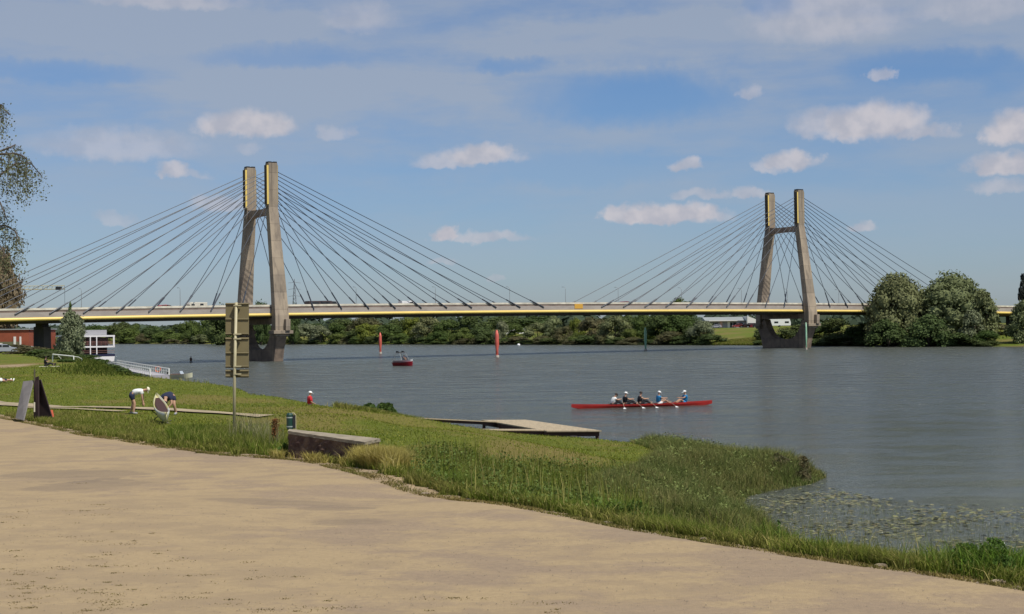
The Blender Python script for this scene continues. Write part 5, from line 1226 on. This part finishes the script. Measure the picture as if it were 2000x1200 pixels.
# beached rowing boat in the grass
p1 = W(323, 824, 2.72); p2 = W(296, 792, 2.95); d = p2 - p1; d.z = 0; rzc = math.atan2(-d.x, d.y); Lc = min(d.length, 5.2); p2 = p1 + d.normalized() * Lc; mc = (p1 + p2) / 2
p1 = W(325, 824, 2.72); Lc = 4.4; p2 = p1 + Vector((-1.35, 4.1, 0)); d = p2 - p1; rzc = math.atan2(-d.x, d.y); mc = (p1 + p2) / 2
cb = thing('canoe', 'yellow and white open boat lying bow-on in the lawn between two people', 'boat', (mc.x, mc.y, gz(mc.x, mc.y) + .42), rzc)
cb.rotation_euler = (R(8.5), 0, rzc)
MB().loft(hull(Lc, .58, .24, -.14, 22, .22, .05, 2.2)).build('hull', mat('pale_yellow_gelcoat', (.50, .44, .12), .35, col2=(.52, .52, .46), vscale=.5), cb, local=True, smooth=True)
MB().loft([[(-w, y, .20 + .1 * (2 * y / Lc) ** 2), (w, y, .20 + .1 * (2 * y / Lc) ** 2), (w, y, .235 + .1 * (2 * y / Lc) ** 2), (-w, y, .235 + .1 * (2 * y / Lc) ** 2)] for y, w in ((-Lc * .32, .12), (-Lc * .15, .20), (Lc * .15, .20), (Lc * .40, .08))]).build('cockpit', mat('dark_interior', (.05, .02, .015), .8), cb, local=True)
for yy in (-1.2, 1.2):
    q = Vector((mc.x, mc.y, 0)) + Matrix.Rotation(rzc, 3, 'Z') @ Vector((0, yy, 0)); zz = gz(q.x, q.y)
    st = thing('boat_trestle', 'low trestle under the ' + ('near' if yy < 0 else 'far') + ' half of the beached boat', 'trestle', (q.x, q.y, zz), rzc)
    t_ = MB(); tz = .14 if yy < 0 else .48; t_.tube([(-.3, 0, 0), (.3, 0, tz)], .02, 6); t_.tube([(.3, 0, 0), (-.3, 0, tz)], .02, 6); t_.build('legs', blk, st, local=True)
# little moored motorboat at the pontoon end
c = W(352, 739, 0); mo = thing('motorboat', 'small cream motorboat moored at the near end of the pontoon', 'motorboat', (c.x, c.y, 0), R(-100))
MB().loft(mhull((-.1, .55), 1.5, 3.6)).build('hull', mat('cream_gelcoat', (.62, .60, .42), .35), mo, local=True)
MB().box((0, -.5, .56), (1.2, 1.7, .06)).build('cockpit', mat('dark_red_seat', (.14, .03, .03), .7), mo, local=True)
MB().hexa([(-.6, .3, .55), (.6, .3, .55), (.6, .34, .55), (-.6, .34, .55), (-.5, .1, 1.0), (.5, .1, 1.0), (.5, .13, 1.0), (-.5, .13, 1.0)]).build('windscreen', mat('pale_glass', (.4, .45, .5), .1), mo, local=True)
MB().box((0, -1.9, .6), (.3, .25, .6)).build('engine', blk, mo, local=True)

# ------------------------------------------------------------------ landing stage
plank = mat('sunbleached_planks', (.42, .335, .215), .85, col2=(.33, .265, .17), vscale=1.5, stretch=(6, .4, 1), bump=.3, bscale=6)
beam = mat('dark_timber', (.07, .035, .025), .85)  # dark brown for the frame, piles and gangway beams
ST = thing('landing_stage', 'low wooden boat landing stage with two gangways on the river edge', 'jetty', tuple(W(1060, 832, 0)))
def slab(pts, z, th, b=None):
    b = b or MB(); n = len(pts); area = sum(pts[i][0] * pts[(i + 1) % n][1] - pts[(i + 1) % n][0] * pts[i][1] for i in range(n))
    if area < 0: pts = pts[::-1]
    v = [(p[0], p[1], z - th) for p in pts] + [(p[0], p[1], z) for p in pts]
    return b.add(v, [tuple(range(n - 1, -1, -1)), tuple(range(n, 2 * n))] + [(i, (i + 1) % n, n + (i + 1) % n, n + i) for i in range(n)])
PL = [W(940, 820.5, .55), W(1027, 820, .55), W(1175, 841.2, .55), W(1068, 841.8, .55), W(974, 825.8, .55)]
slab(PL, .55, .07).build('deck', plank, ST)
def inset(pts, k):
    c = sum(pts, Vector()) / len(pts); return [c + (p - c) * k for p in pts]
slab(inset(PL, .97), .478, .26).build('frame', beam, ST)
b = MB()
for p in PL + [W(1120, 841, .5), W(1100, 831, .5)]: q = inset([p] + PL, .93)[0]; b.tube([(q.x, q.y, -1.5), (q.x, q.y, .45)], .10, 8)
b.build('piles', beam, ST)
def gangway(a, c, w):
    d = (c - a); n = Vector((-d.y, d.x, 0)).normalized() * w / 2
    v = [a - n, c - n, c + n, a + n]; o = MB().hexa([p - Vector((0, 0, .06)) for p in v] + v).build('gangway', plank, ST)
    v = [p - Vector((0, 0, .062)) for p in inset([a - n * .8, c - n * .8, c + n * .8, a + n * .8], .95)]; MB().hexa([p - Vector((0, 0, .16)) for p in v] + v).build('gangway_beam', beam, ST)
ga = W(783, 826.2, .95); gangway(Vector((ga.x, ga.y, gz(ga.x, ga.y) + .2)), W(968, 823.6, .56) , 1.0)
gb = W(945, 838, .72); gangway(Vector((gb.x, gb.y, gz(gb.x, gb.y) + .14)), W(1064, 839.3, .56), .9)
c = W(1120, 857, .15); o = MB().ball((0, 0, 0), (.42, .5, .2)).build('rock', mat('dark_rock', (.025, .02, .018), .8, bump=.8, bscale=4), smooth=True); o.location = (c.x, c.y, .12); tag(o, 'black rock in the shallows under the landing stage tip', 'rock')

# ------------------------------------------------------------------ channel posts
def post(name, label, px, py0, top, col, r, group):
    b = W(px, py0, 0); h = AT(px, top, b.y).z; o = thing(name, label, 'channel marker', (b.x, b.y, 0), 0, group)
    MB().tube([(0, 0, -2), (0, 0, h * .30), (0, 0, h * .45), (0, 0, h * .82), (0, 0, h)], [r * .62, r * .66, r, r * .92, r * .35], 12).build('column', col, o, smooth=True, local=True)
    MB().tube([(0, 0, -.3), (0, 0, .45)], r * .95, 12).build('collar', mat('post_collar', (.55, .48, .40), .6), o, local=True)
redm = mat('marker_red', (.66, .13, .09), .5, var=.2, vscale=.8); grn = mat('marker_green', (.25, .52, .32), .5, col2=(.40, .60, .42), vscale=.6)
post('channel_post', 'farther red channel post, left of the motorboat', 743, 691, 650, redm, .40, 'red channel posts in the river')
post('channel_post', 'nearer red channel post, right of the motorboat', 971, 698, 645, redm, .46, 'red channel posts in the river')
post('channel_post', 'green channel post left of the open grassy bank', 1261, 685, 640, grn, .36, 'green channel posts in the river')
post('channel_post', 'green channel post in front of the far pylon', 1575, 683, 630, grn, .24, 'green channel posts in the river')
c = W(1013, 676, 0); o = MB().ball((0, 0, .3), .55).build('buoy', whitep, smooth=True); o.location = (c.x, c.y, 0); tag(o, 'small white buoy near the far waterline', 'buoy')

# ------------------------------------------------------------------ signboard seen from behind
b = W(457, 851, 2.6); sy = b.y; z0 = gz(b.x, b.y)
sg = thing('river_signboard', 'tall olive signboard seen from behind on a cream pole', 'sign', (b.x, b.y, z0))
olive = mat('olive_board_back', (.185, .150, .072), .55, var=.18, vscale=1.2); cpole = mat('cream_pole', (.46, .41, .25), .45, var=.15, vscale=2)
tp = AT(461.5, 591, sy); MB().tube([(b.x, b.y, z0 - .2), AT(458, 738, sy), tp], .055, 12).build('pole', cpole, sg, smooth=True)
def brd(x0, x1, y0, y1): return AT(x0, y1, sy + .10), AT(x1, y1, sy + .22), AT(x1, y0, sy + .22), AT(x0, y0, sy + .10)
for i, (y0, y1) in enumerate(((592, 655), (659, 719), (722, 737))):
    a_, b_, c_, d_ = brd(440.5, 486, y0, y1 if i < 2 else 738); n = Vector((0, .035, 0))
    MB().hexa([a_, b_, b_ + n, a_ + n, d_, c_, c_ + n, d_ + n]).build('panel', olive, sg)
for y in (594, 624, 652, 662, 690, 716, 725, 735):
    a_, b_, _, _ = brd(440.5, 486, y, y); a_ = a_ - Vector((0, .03, 0)); b_ = b_ - Vector((0, .03, 0)); MB().tube([a_, b_], .022, 4).build('rib', mat('olive_rib', (.15, .12, .055), .6), sg)
for y in (597, 653, 662, 716, 731):
    c_ = AT(462, y, sy); MB().box(c_ + Vector((0.03, .02, 0)), (.26, .17, .045)).build('clamp', cpole, sg)

# ------------------------------------------------------------------ leaning boards at the left
b = W(68, 820, 2.62); z0 = gz(b.x, b.y); kx = b.y / FPX
ab = thing('stacked_boards', 'A-shaped stand of tall weathered boards leaning together at the gravel edge', 'board stand', (b.x, b.y, z0))
def pl(px, py, dY): p = AT(px, py, b.y + dY); return p
def board(name, m, q, th=.05):
    n = (Vector(q[1]) - Vector(q[0])).cross(Vector(q[3]) - Vector(q[0])).normalized() * th
    MB().hexa([q[0], q[1], Vector(q[1]) + n, Vector(q[0]) + n, q[3], q[2], Vector(q[2]) + n, Vector(q[3]) + n]).build(name, m, ab)
gb_ = mat('grey_weathered_board', (.20, .185, .18), .8, var=.2, vscale=3); db_ = mat('dark_brown_board', (.035, .018, .018), .8, var=.3, vscale=4)  # grey for the left board, blackish brown for the others
board('light_board', gb_, [pl(32, 818, -.5), pl(47.5, 822, -1.0), pl(66.5, 744, .15), pl(47, 746, .45)])
board('dark_board', db_, [pl(68, 817, -.1), pl(77, 819, -.3), pl(76.5, 743, 0), pl(67.5, 744, .1)])
board('dark_board', db_, [pl(77, 814, .3), pl(103.5, 817, -.1), pl(80.5, 741.5, .05), pl(76, 743, .3)])
board('dark_board', db_, [pl(70, 816, .45), pl(79, 816, .4), pl(76, 735, .1), pl(70, 737, .1)])
MB().tube([pl(67, 821, .1), pl(67.5, 722, .05)], .035, 8).build('pole', mat('dark_pole', (.10, .085, .05), .7), ab)
board('cross_plank', mat('cream_plank', (.60, .55, .42), .7), [pl(66.4, 805, -.25), pl(68.8, 805, -.25), pl(68.8, 786, -.2), pl(66.4, 786, -.2)], .03)
board('orange_board', mat('orange_red_paint', (.62, .13, .06), .6), [pl(100, 816, .1), pl(105.5, 814, .15), pl(103, 801, .15), pl(98, 801, .1)], .03)
# ------------------------------------------------------------------ low wall, post, bin, litter
capm = mat('wall_capping', (.31, .26, .185), .9, col2=(.22, .185, .13), vscale=2.2, bump=.6, bscale=9)
wallm = mat('stained_masonry', (.060, .030, .024), .95, col2=(.135, .085, .055), vscale=2.9, bump=1.0, bscale=7)
F1, F2, B2, B1 = W(562, 842, 3.38), W(712, 864, 3.18), W(743, 857, 3.18), W(565, 838, 3.38)
wl = thing('stone_wall', 'low thick weathered wall with a pale flat top at the gravel edge', 'wall', (F1.x, F1.y, 2.5))
def rough_block(poly, z0, dz, m, name, parent, amp, step=.09):
    """closed side skin of a polygon with a rough, chipped surface"""
    ring = []
    for i in range(len(poly)):
        a, c = poly[i], poly[(i + 1) % len(poly)]; n = max(1, int((c - a).length / step)); ring += [a.lerp(c, k / n) for k in range(n)]
    cen = sum(poly, Vector()) / len(poly); nz = max(2, int((.8 if z0 is not None else .1) / step)); rings = []
    for j in range(nz + 1):
        rr = []
        for p in ring:
            zb0 = z0 if z0 is not None else p.z - .088; z = zb0 + (p.z + dz - zb0) * j / nz
            d = (p - cen); d.z = 0; d.normalize(); k = amp * (math.sin(p.x * 9 + z * 7) * math.sin(p.y * 11 - z * 9) + .6 * random.uniform(-1, 1)) * (0 if j == nz else 1)
            rr.append((p.x + d.x * k, p.y + d.y * k, z + (random.uniform(-1, 1) * amp * .3 if j == nz else 0)))
        rings.append(rr)
    MB().loft(rings).build(name, m, parent)
pw = [F1, F2, B2, B1]
rough_block(inset(pw, .975), 2.35, -.09, wallm, 'masonry', wl, .045)
rough_block(pw, None, 0, capm, 'capping', wl, .014)
rs = MB()
for k in range(16):
    p = F2.lerp(B2, random.random()) + Vector((random.uniform(.0, .5), random.uniform(-.2, .2), 0)); s = random.uniform(.04, .08); rs.ball((p.x, p.y, 2.55 + random.uniform(0, .25)), (s, s * .9, s * .6), 6, 4)
rs.build('rubble', capm, wl)
c = W(607, 886, 2.6); cpst = MB().box((c.x - .03, c.y - .10, 2.86), (.11, .12, .60), M_=Matrix.Rotation(R(-7), 3, 'Y')).build('concrete_post', mat('pale_concrete', (.48, .46, .42), .85, var=.2, vscale=4), origin=(c.x, c.y, 2.6)); tag(cpst, 'short pale concrete post leaning against the wall face', 'post')
c = AT(566, 820, 48.3); z0 = gz(c.x, c.y)
bn = thing('litter_bin', 'small dark green litter bin on a post behind the wall', 'litter bin', (c.x, c.y, z0))
P = np.array([tuple((F1.lerp(F2, u) + Vector((-.25, -.30, 0)) * random.uniform(.2, 1.3))[:2]) for u in gen.uniform(-.12, 1.15, 3600)])
kp = np.sin(P[:, 0] * 5.1) + np.sin(P[:, 0] * 11.3) * .6 + gen.normal(0, .4, len(P)); P = P[kp > .1]
V, F = blades(P, gen.uniform(.08, .42, len(P)), np.full(len(P), .018), .8, gen); tag(np_mesh('wall_weeds', V, F, G5, kind='stuff'), 'dry weeds growing along the foot of the stone wall', 'weeds')
gm = mat('bin_green', (.012, .05, .035), .35); zl, zh = AT(566, 839, 48.3).z, AT(566, 807, 48.3).z
MB().tube([(c.x, c.y, zl), (c.x, c.y, zl + .02), (c.x, c.y, zh - .06), (c.x, c.y, zh)], [.09, .105, .105, .075], 16).build('body', gm, bn, smooth=False)
for z in (zl + .09, zh - .14): MB().tube([(c.x, c.y, z - .016), (c.x, c.y, z + .016)], .109, 16).build('band', mat('bin_band', (.45, .5, .48), .3, metal=.3), bn)
MB().box((c.x + .14, c.y, (zl + zh) / 2 - .02), (.09, .12, zh - zl - .10)).build('bag_holder', blk, bn)
px_ = AT(577.5, 820, 48.3).x; MB().tube([(px_, c.y, z0 - .1), (px_, c.y, zh - .07), (px_ - .05, c.y, zh - .01), (px_ - .12, c.y, zh - .01)], .018, 8).build('post', cpole, bn)
c = W(539, 890, 2.62); o = MB().ball((0, 0, .03), (.06, .045, .035), 8, 5).build('crumpled_paper', cl['white']); o.location = (c.x, c.y, 2.63); tag(o, 'crumpled white paper at the gravel edge left of the wall', 'litter')
c = W(1208, 998, 2.6); o = MB().box((0, 0, .04), (.62, .14, .08), R(-22)).build('kerb_stone', mat('pale_kerb', (.55, .48, .36), .85, var=.2, vscale=5), bevel=.01); o.location = (c.x, c.y, gz(c.x, c.y)); tag(o, 'pale kerb stone at the gravel edge under the bright green clump', 'kerb stone')
c = W(860, 946, 2.6)
for i, (px, py, s, lab) in enumerate([(830,948,.10,'pale stone below the small dark plant at the gravel edge'),(660,897,.13,'flat pale stone at the foot of the wall'),(912,958,.07,'dark stone at the gravel edge below the herbs'),(1377,1036,.09,'pale stone at the gravel edge by the cove'),(1720,1094,.09,'pale stone at the gravel edge left of the big weed clump'),(1950,1136,.10,'pale stone at the gravel edge by the right border')]):
    c = W(px, py, 2.6); o = MB().ball((0, 0, 0), (s * 1.3, s, s * .45), 7, 5).build('stone', pebm if i != 2 else mat('dark_rock', (.03, .02, .02))); o.location = (c.x, c.y, gz(c.x, c.y) + .04); tag(o, lab, 'stone')

# ------------------------------------------------------------------ goal, cars, ship, pontoon at the left
white_m = mat('white_paint', (.72, .72, .66), .5)
a = AT(103, 707, 182); a.z = gz(a.x, a.y); c = AT(144, 709, 179); c.z = gz(c.x, c.y)
gt = thing('football_goal', 'small white goal frame on the far lawn', 'goal', tuple(a)); ta, tc_ = AT(103, 692.5, 182), AT(144, 696.5, 179)
MB().tube([a, ta, tc_, Vector((c.x, c.y, c.z))], .075, 8).build('frame', white_m, gt)
for p, t_ in ((a, ta), (c, tc_)): MB().tube([t_, t_ + Vector((.35, .7, -.1)), p + Vector((.6, 1.3, .3)), p + Vector((.5, 1.4, 0))], .045, 6).build('net_stanchion', white_m, gt)
nn = MB()
for i in range(13):
    u = i / 12; p = a.lerp(c, u); t_ = ta.lerp(tc_, u); nn.tube([t_, t_ + Vector((.35, .7, -.1)), p + Vector((.6, 1.3, .3)), p + Vector((.5, 1.4, 0))], .008, 3, cap=False)
nn.build('net', mat('net_cord', (.4, .4, .38), .8), gt)
def park(label, px, Y, col, rz, prof=CARP, win=CARW, w=1.75, whl=(-1.3, 1.35), name='parked_car', cat='car', group='cars parked at the left edge', wr=.33):
    p = AT(px, 680, Y); return vehicle(name, label, cat, (p.x, p.y, gz(p.x, p.y) + .02), rz, prof, w, col, win, whl, wr, group)
park('silver-grey parked car at the left edge, right one of the pair', 9, 246, paint('silver_car', (.32, .34, .38)), R(-75))
park('dark parked car cut by the left edge of the picture', -17, 250, paint('black_car', (.03, .03, .035)), R(-80))
# passenger ship seen from its stern
HD = Vector((-.385, .923, 0)); RX = Vector((.923, .385, 0)); c = AT(224.5, 705, 350); c.z = 0
shp = thing('passenger_ship', 'white two-deck passenger ship moored at the left bank, seen from the stern', 'ship', tuple(c), math.atan2(RX.y, RX.x))
wht = mat('ship_white', (.80, .78, .78), .4)
MB().loft([[(-8.6, y, -.6), (-.3, y, -.6), (0, y, 1.15), (-9, y, 1.15)] for y in (0, 40)]).build('hull', wht, shp, local=True)
MB().box((-4.5, 20, 1.38), (9.05, 40.1, .44)).build('rubbing_band', mat('ship_navy', (.02, .02, .06), .4), shp, local=True)
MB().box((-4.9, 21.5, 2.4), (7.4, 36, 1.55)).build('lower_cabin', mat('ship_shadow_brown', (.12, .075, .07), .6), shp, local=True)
MB().box((-4.5, 20, 3.3), (9.1, 40, .34)).build('upper_deck', wht, shp, local=True)
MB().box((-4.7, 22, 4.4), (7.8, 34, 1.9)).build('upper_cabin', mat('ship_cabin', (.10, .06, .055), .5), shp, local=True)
for y in range(7, 38, 3):
    for z in (2.5, 4.5): MB().box((-.78 if z > 4 else -1.18, y, z), (.05, 1.8, .9)).build('window', glass_d, shp, local=True)
MB().box((-4.5, 20, 5.72), (9.1, 40, .36)).build('upper_roof', wht, shp, local=True)
for x, z0_, z1_ in ((-.2, 3.4, 5.6), (-5.4, 1.6, 5.6), (-4.0, .9, 5.6), (-8.8, 1.6, 5.6)): MB().box((x, .12, (z0_ + z1_) / 2), (.36 if x == -.2 else .22, .3, z1_ - z0_)).build('pillar', wht, shp, local=True)
rl = MB()
for z in (3.9, 4.2, 4.5): rl.tube([(-9, .1, z), (0, .1, z), (0, 36, z)], .03, 4)
for x in range(-9, 1): rl.tube([(x, .1, 3.4), (x, .1, 4.5)], .025, 4)
for z in (2.0, 2.4): rl.tube([(-9, .1, z), (0, .1, z)], .03, 4)
rl.build('railing', mat('ship_rail_red', (.35, .16, .13), .5), shp, local=True)
MB().box((-4.6, 10, 6.55), (6.2, 16, 1.15)).build('sun_canopy', mat('ship_canopy_grey', (.32, .32, .34), .7), shp, local=True)
# floating pontoon with white hand rails
pa, pb = W(229, 705.5, 1.35), W(331, 722.5, 1.35); d = (pb - pa); Lp = math.hypot(d.x, d.y); rzp = math.atan2(-d.x, d.y)
pn = thing('floating_pontoon', 'long grey floating pontoon with white handrails along the left bank', 'pontoon', (pa.x, pa.y, 0), rzp)
MB().box((1.3, Lp / 2, .30), (2.6, Lp, .75)).build('float', mat('pontoon_grey', (.42, .40, .42), .7, var=.2, vscale=.3), pn, local=True)
for x in (0.05, 2.55):
    r_ = MB(); r_.tube([(x, 0, 1.5), (x, Lp, 1.5), (x, Lp, .6)], .075, 6); r_.tube([(x, 0, 1.1), (x, Lp, 1.1)], .035, 5)
    for k in range(int(Lp / 2.5) + 1): r_.tube([(x, k * 2.5, .6), (x, k * 2.5, 1.5)], .035, 5)
    r_.build('handrail', white_m, pn, local=True)
c = W(308, 722, 1.0); o = MB().tube([Vector((.38 * math.cos(t), 0, .38 * math.sin(t))) for t in [2 * math.pi * k / 16 for k in range(17)]], .08, 8, cap=False).build('lifebuoy', mat('orange_lifebuoy', (.75, .16, .06), .5)); o.location = (c.x + .1, c.y - .3, 1.05); tag(o, 'orange lifebuoy hanging on the pontoon handrail', 'lifebuoy')

# ------------------------------------------------------------------ buildings
ora = mat('orange_cladding', (.30, .075, .035), .8, var=.25, vscale=.3); grw = mat('grey_wall', (.30, .30, .33), .85); whb = mat('white_render', (.72, .70, .66), .7); groof = mat('grey_roof_sheet', (.30, .32, .31), .6, var=.12, vscale=.2)
olw = mat('olive_wall', (.16, .15, .08), .9, var=.2, vscale=.3)
def at2(px, Y): p = AT(px, 640, Y); return Vector((p.x, p.y, 0))
p = at2(56, 340); z0 = gz(p.x, p.y)
ob = thing('orange_warehouse', 'orange-red warehouse under the bridge deck at the left edge', 'warehouse', (p.x, p.y, z0))
X0, X1 = at2(-70, 340).x, p.x
MB().box(((X0 + X1) / 2, 350, z0 + 3.3), (X1 - X0, 20, 6.6)).build('wall', ora, ob)
MB().box(((X0 + X1) / 2, 350, z0 + 6.72), (X1 - X0 + .6, 20.6, .24)).build('roof', groof, ob)
xx = at2(17, 340).x; MB().box((xx, 339.96, z0 + 2.2), (4.4, .12, 3.6)).build('door', olw, ob)
for px, w in ((29, .5), (40, .35)): MB().box((at2(px, 340).x, 339.9, z0 + 2.6), (w, .24, 5.0)).build('pilaster', whb, ob)
xx = at2(-1, 340).x; MB().box((xx, 339.8, z0 + 2.05), (1.4, .2, 3.3)).build('door_frame', whb, ob); MB().box((xx, 339.75, z0 + 1.7), (.9, .15, 2.5)).build('door', glass_d, ob)
p = at2(57, 332); z0 = gz(p.x, p.y); ob = thing('boathouse', 'grey shed with a flat white roof beside the dark bridge pier', 'shed', (p.x, p.y, z0))
MB().box((p.x, p.y + 3, z0 + 1.2), (4.2, 5, 2.4)).build('wall', grw, ob); MB().box((p.x - .4, p.y + 2.6, z0 + 2.52), (5.4, 6.2, .22)).build('roof', whb, ob); MB().box((p.x + .6, p.y + .45, z0 + 1.0), (1.1, .1, 1.9)).build('door', glass_d, ob)
# crane
c = at2(14, 470); z0 = gz(c.x, c.y); cr1 = thing('harbour_crane', 'pale yellow lattice crane boom above the deck at the left edge', 'crane', (c.x, c.y, z0))
cym = mat('crane_yellow', (.50, .42, .20), .6); zc1 = AT(60, 559, 470).z; zc0 = AT(60, 566, 470).z; xe = at2(127, 470).x
m_ = MB()
for dx_, dy_ in ((-1, -1), (1, -1), (1, 1), (-1, 1)): m_.tube([(c.x + dx_, c.y + dy_, z0), (c.x + dx_ * .7, c.y + dy_ * .7, zc1)], .12, 5)
for k in range(10):
    za, zb_ = z0 + (zc1 - z0) * k / 10, z0 + (zc1 - z0) * (k + 1) / 10; m_.tube([(c.x - .9, c.y - .9, za), (c.x + .9, c.y - .9, zb_)], .06, 4); m_.tube([(c.x + .9, c.y + .9, za), (c.x - .9, c.y + .9, zb_)], .06, 4)
m_.build('mast', cym, cr1)
m_ = MB()
for dy_, z in ((-.6, zc0), (.6, zc0), (0, zc1)): m_.tube([(c.x - 5, c.y + dy_, z), (xe, c.y + dy_, z)], .09, 5)
n = 16
for k in range(n): x0_, x1_ = c.x - 5 + (xe - c.x + 5) * k / n, c.x - 5 + (xe - c.x + 5) * (k + .5) / n; m_.tube([(x0_, c.y - .6, zc0), (x1_, c.y, zc1), (x0_ * 2 / 2 + (xe - c.x + 5) / n, c.y - .6, zc0)], .05, 4); m_.tube([(x0_, c.y + .6, zc0), (x1_, c.y, zc1)], .05, 4)
m_.build('boom', cym, cr1); MB().tube([(xe, c.y, zc1), (xe, c.y, z0 + 3)], .05, 4).build('hook_cable', cabm, cr1); MB().box((xe - 1.8, c.y, zc0 + .3), (1.6, 1.4, 1.0)).build('trolley', blk, cr1)
MB().box((c.x + 1.8, c.y, zc0 - 1.4), (1.8, 1.8, 2.0)).build('cab', cym, cr1)
# long low warehouse on the far bank
Yw = 590; z0 = AT(1430, 641, Yw).z
def xw(px): return at2(px, Yw).x
wh = thing('long_warehouse', 'long low warehouse with a grey roof and white gable on the far bank', 'warehouse', (xw(1430), Yw, z0))
MB().box(((xw(1380) + xw(1456)) / 2, Yw + 9, z0 + 1.4), (xw(1456) - xw(1380), 16, 2.8)).build('wall', grw, wh)
MB().loft([[(x, Yw + .4, z0 + 2.82), (x, Yw + 18, z0 + 2.82), (x, Yw + 9, z0 + 4.3)] for x in (xw(1378), xw(1457))]).build('roof', groof, wh)
MB().box((xw(1412), Yw + .1, z0 + 2.86), (xw(1440) - xw(1384), 1.6, .32)).build('eaves_board', whb, wh)
MB().loft([[(x, Yw - 3, z0), (x, Yw - 3, z0 + h1), (x, Yw + 8, z0 + h1), (x, Yw + 8, z0)][::-1] for x, h1 in ((xw(1457.5), 4.5), (xw(1476), 3.1))]).build('gable_block', whb, wh)
MB().box((xw(1466), Yw - 3.05, z0 + .95), (3.0, .1, 1.7)).build('door', glass_d, wh)
for px in (1392, 1400, 1428, 1436, 1448): MB().box((xw(px), Yw + .95, z0 + 1.2), (1.2, .1, 1.7)).build('window', glass_d, wh)
for px in (1409, 1424): MB().box((xw(px), Yw + .92, z0 + 1.3), (1.0, .16, 2.6)).build('pilaster', mat('pink_render', (.55, .35, .32), .7) if px == 1409 else whb, wh)
for px, col, lab in ((1441, (.25, .03, .03), 'dark red car parked before the long warehouse'), (1454, (.05, .02, .02), 'blackish car parked left of the white gable'), (1466, (.18, .02, .03), 'maroon car parked under the white gable'), (1398, (.35, .35, .4), 'grey car parked at the left end of the long warehouse')):
    p = at2(px, 582); vehicle('parked_car', lab, 'car', (p.x, p.y, gz(p.x, p.y)), R(90), CARP, 1.75, paint('far_car_%d' % px, col), CARW, (-1.3, 1.35), group='cars parked at the far warehouse')
# caravans
def caravan(label, px, Y, L_, rz=R(90), h=2.5):
    p = at2(px, Y); z0 = gz(p.x, p.y); o = thing('caravan', label, 'caravan', (p.x, p.y, z0), rz, 'white caravans on the far bank'); y = L_ / 2
    MB().loft([[(-1.1, -y, .5), (-1.1, -y - .1, 1.4), (-1.1, -y + .3, h), (-1.1, y - .4, h), (-1.1, y + .1, 1.5), (-1.1, y, .5)], [(1.1, -y, .5), (1.1, -y - .1, 1.4), (1.1, -y + .3, h), (1.1, y - .4, h), (1.1, y + .1, 1.5), (1.1, y, .5)]]).build('body', whitep, o, local=True)
    for k in (-.55, .25): MB().box((1.12, y * k * 1.2, 1.7), (.06, L_ * .18, .6)).build('window', glass_d, o, local=True); MB().box((-1.12, y * k * 1.2, 1.7), (.06, L_ * .18, .6)).build('window', glass_d, o, local=True)
    for s_ in (-1, 1): MB().tube([(s_ * .95, 0, .33), (s_ * 1.12, 0, .33)], .33, 12).build('wheel', tyre, o, local=True)
caravan('white caravan right behind the pointed silvery willow', 991, 640, 3.6); caravan('long white caravan between the bushes left of midspan', 1012, 650, 5.5); caravan('white caravan at the right of the group left of midspan', 1023, 636, 4.0)
caravan('white camper seen through the foliage right of midspan', 1128, 590, 3.2, R(40)); caravan('white caravan partly hidden left of the green channel post', 1243, 590, 2.8); caravan('large white camper seen through the opening of the far pylon', 1522, 560, 8.0, R(88), 2.9)
# electricity pylon far away
Yp = 1500; c = at2(576, Yp); zt_ = AT(576, 545, Yp).z; ep = thing('electricity_pylon', 'distant steel electricity pylon above the deck right of the near bridge pylon', 'electricity pylon', (c.x, c.y, 5))
m_ = MB(); st = mat('far_steel', (.22, .25, .29), .6)
for sx, sy_ in ((-1, -1), (1, -1), (1, 1), (-1, 1)): m_.tube([(c.x + sx * 4.5, c.y + sy_ * 4.5, 5), (c.x + sx * 1.4, c.y + sy_ * 1.4, zt_ * .6), (c.x, c.y, zt_)], .32, 4)
for k in range(9):
    za, zb_ = 5 + (zt_ - 5) * k / 9, 5 + (zt_ - 5) * (k + 1) / 9; wa_ = 4.5 * (1 - k / 9); wb_ = 4.5 * (1 - (k + 1) / 9)
    m_.tube([(c.x - wa_, c.y - wa_, za), (c.x + wb_, c.y - wb_, zb_)], .2, 4); m_.tube([(c.x + wa_, c.y - wa_, za), (c.x - wb_, c.y - wb_, zb_)], .2, 4)
m_.build('lattice', st, ep); m_ = MB()
for z in (.70, .82, .93): m_.tube([(c.x - 6, c.y, zt_ * z), (c.x, c.y, zt_ * z + .8), (c.x + 6, c.y, zt_ * z)], .22, 4)
m_.build('cross_arms', st, ep)
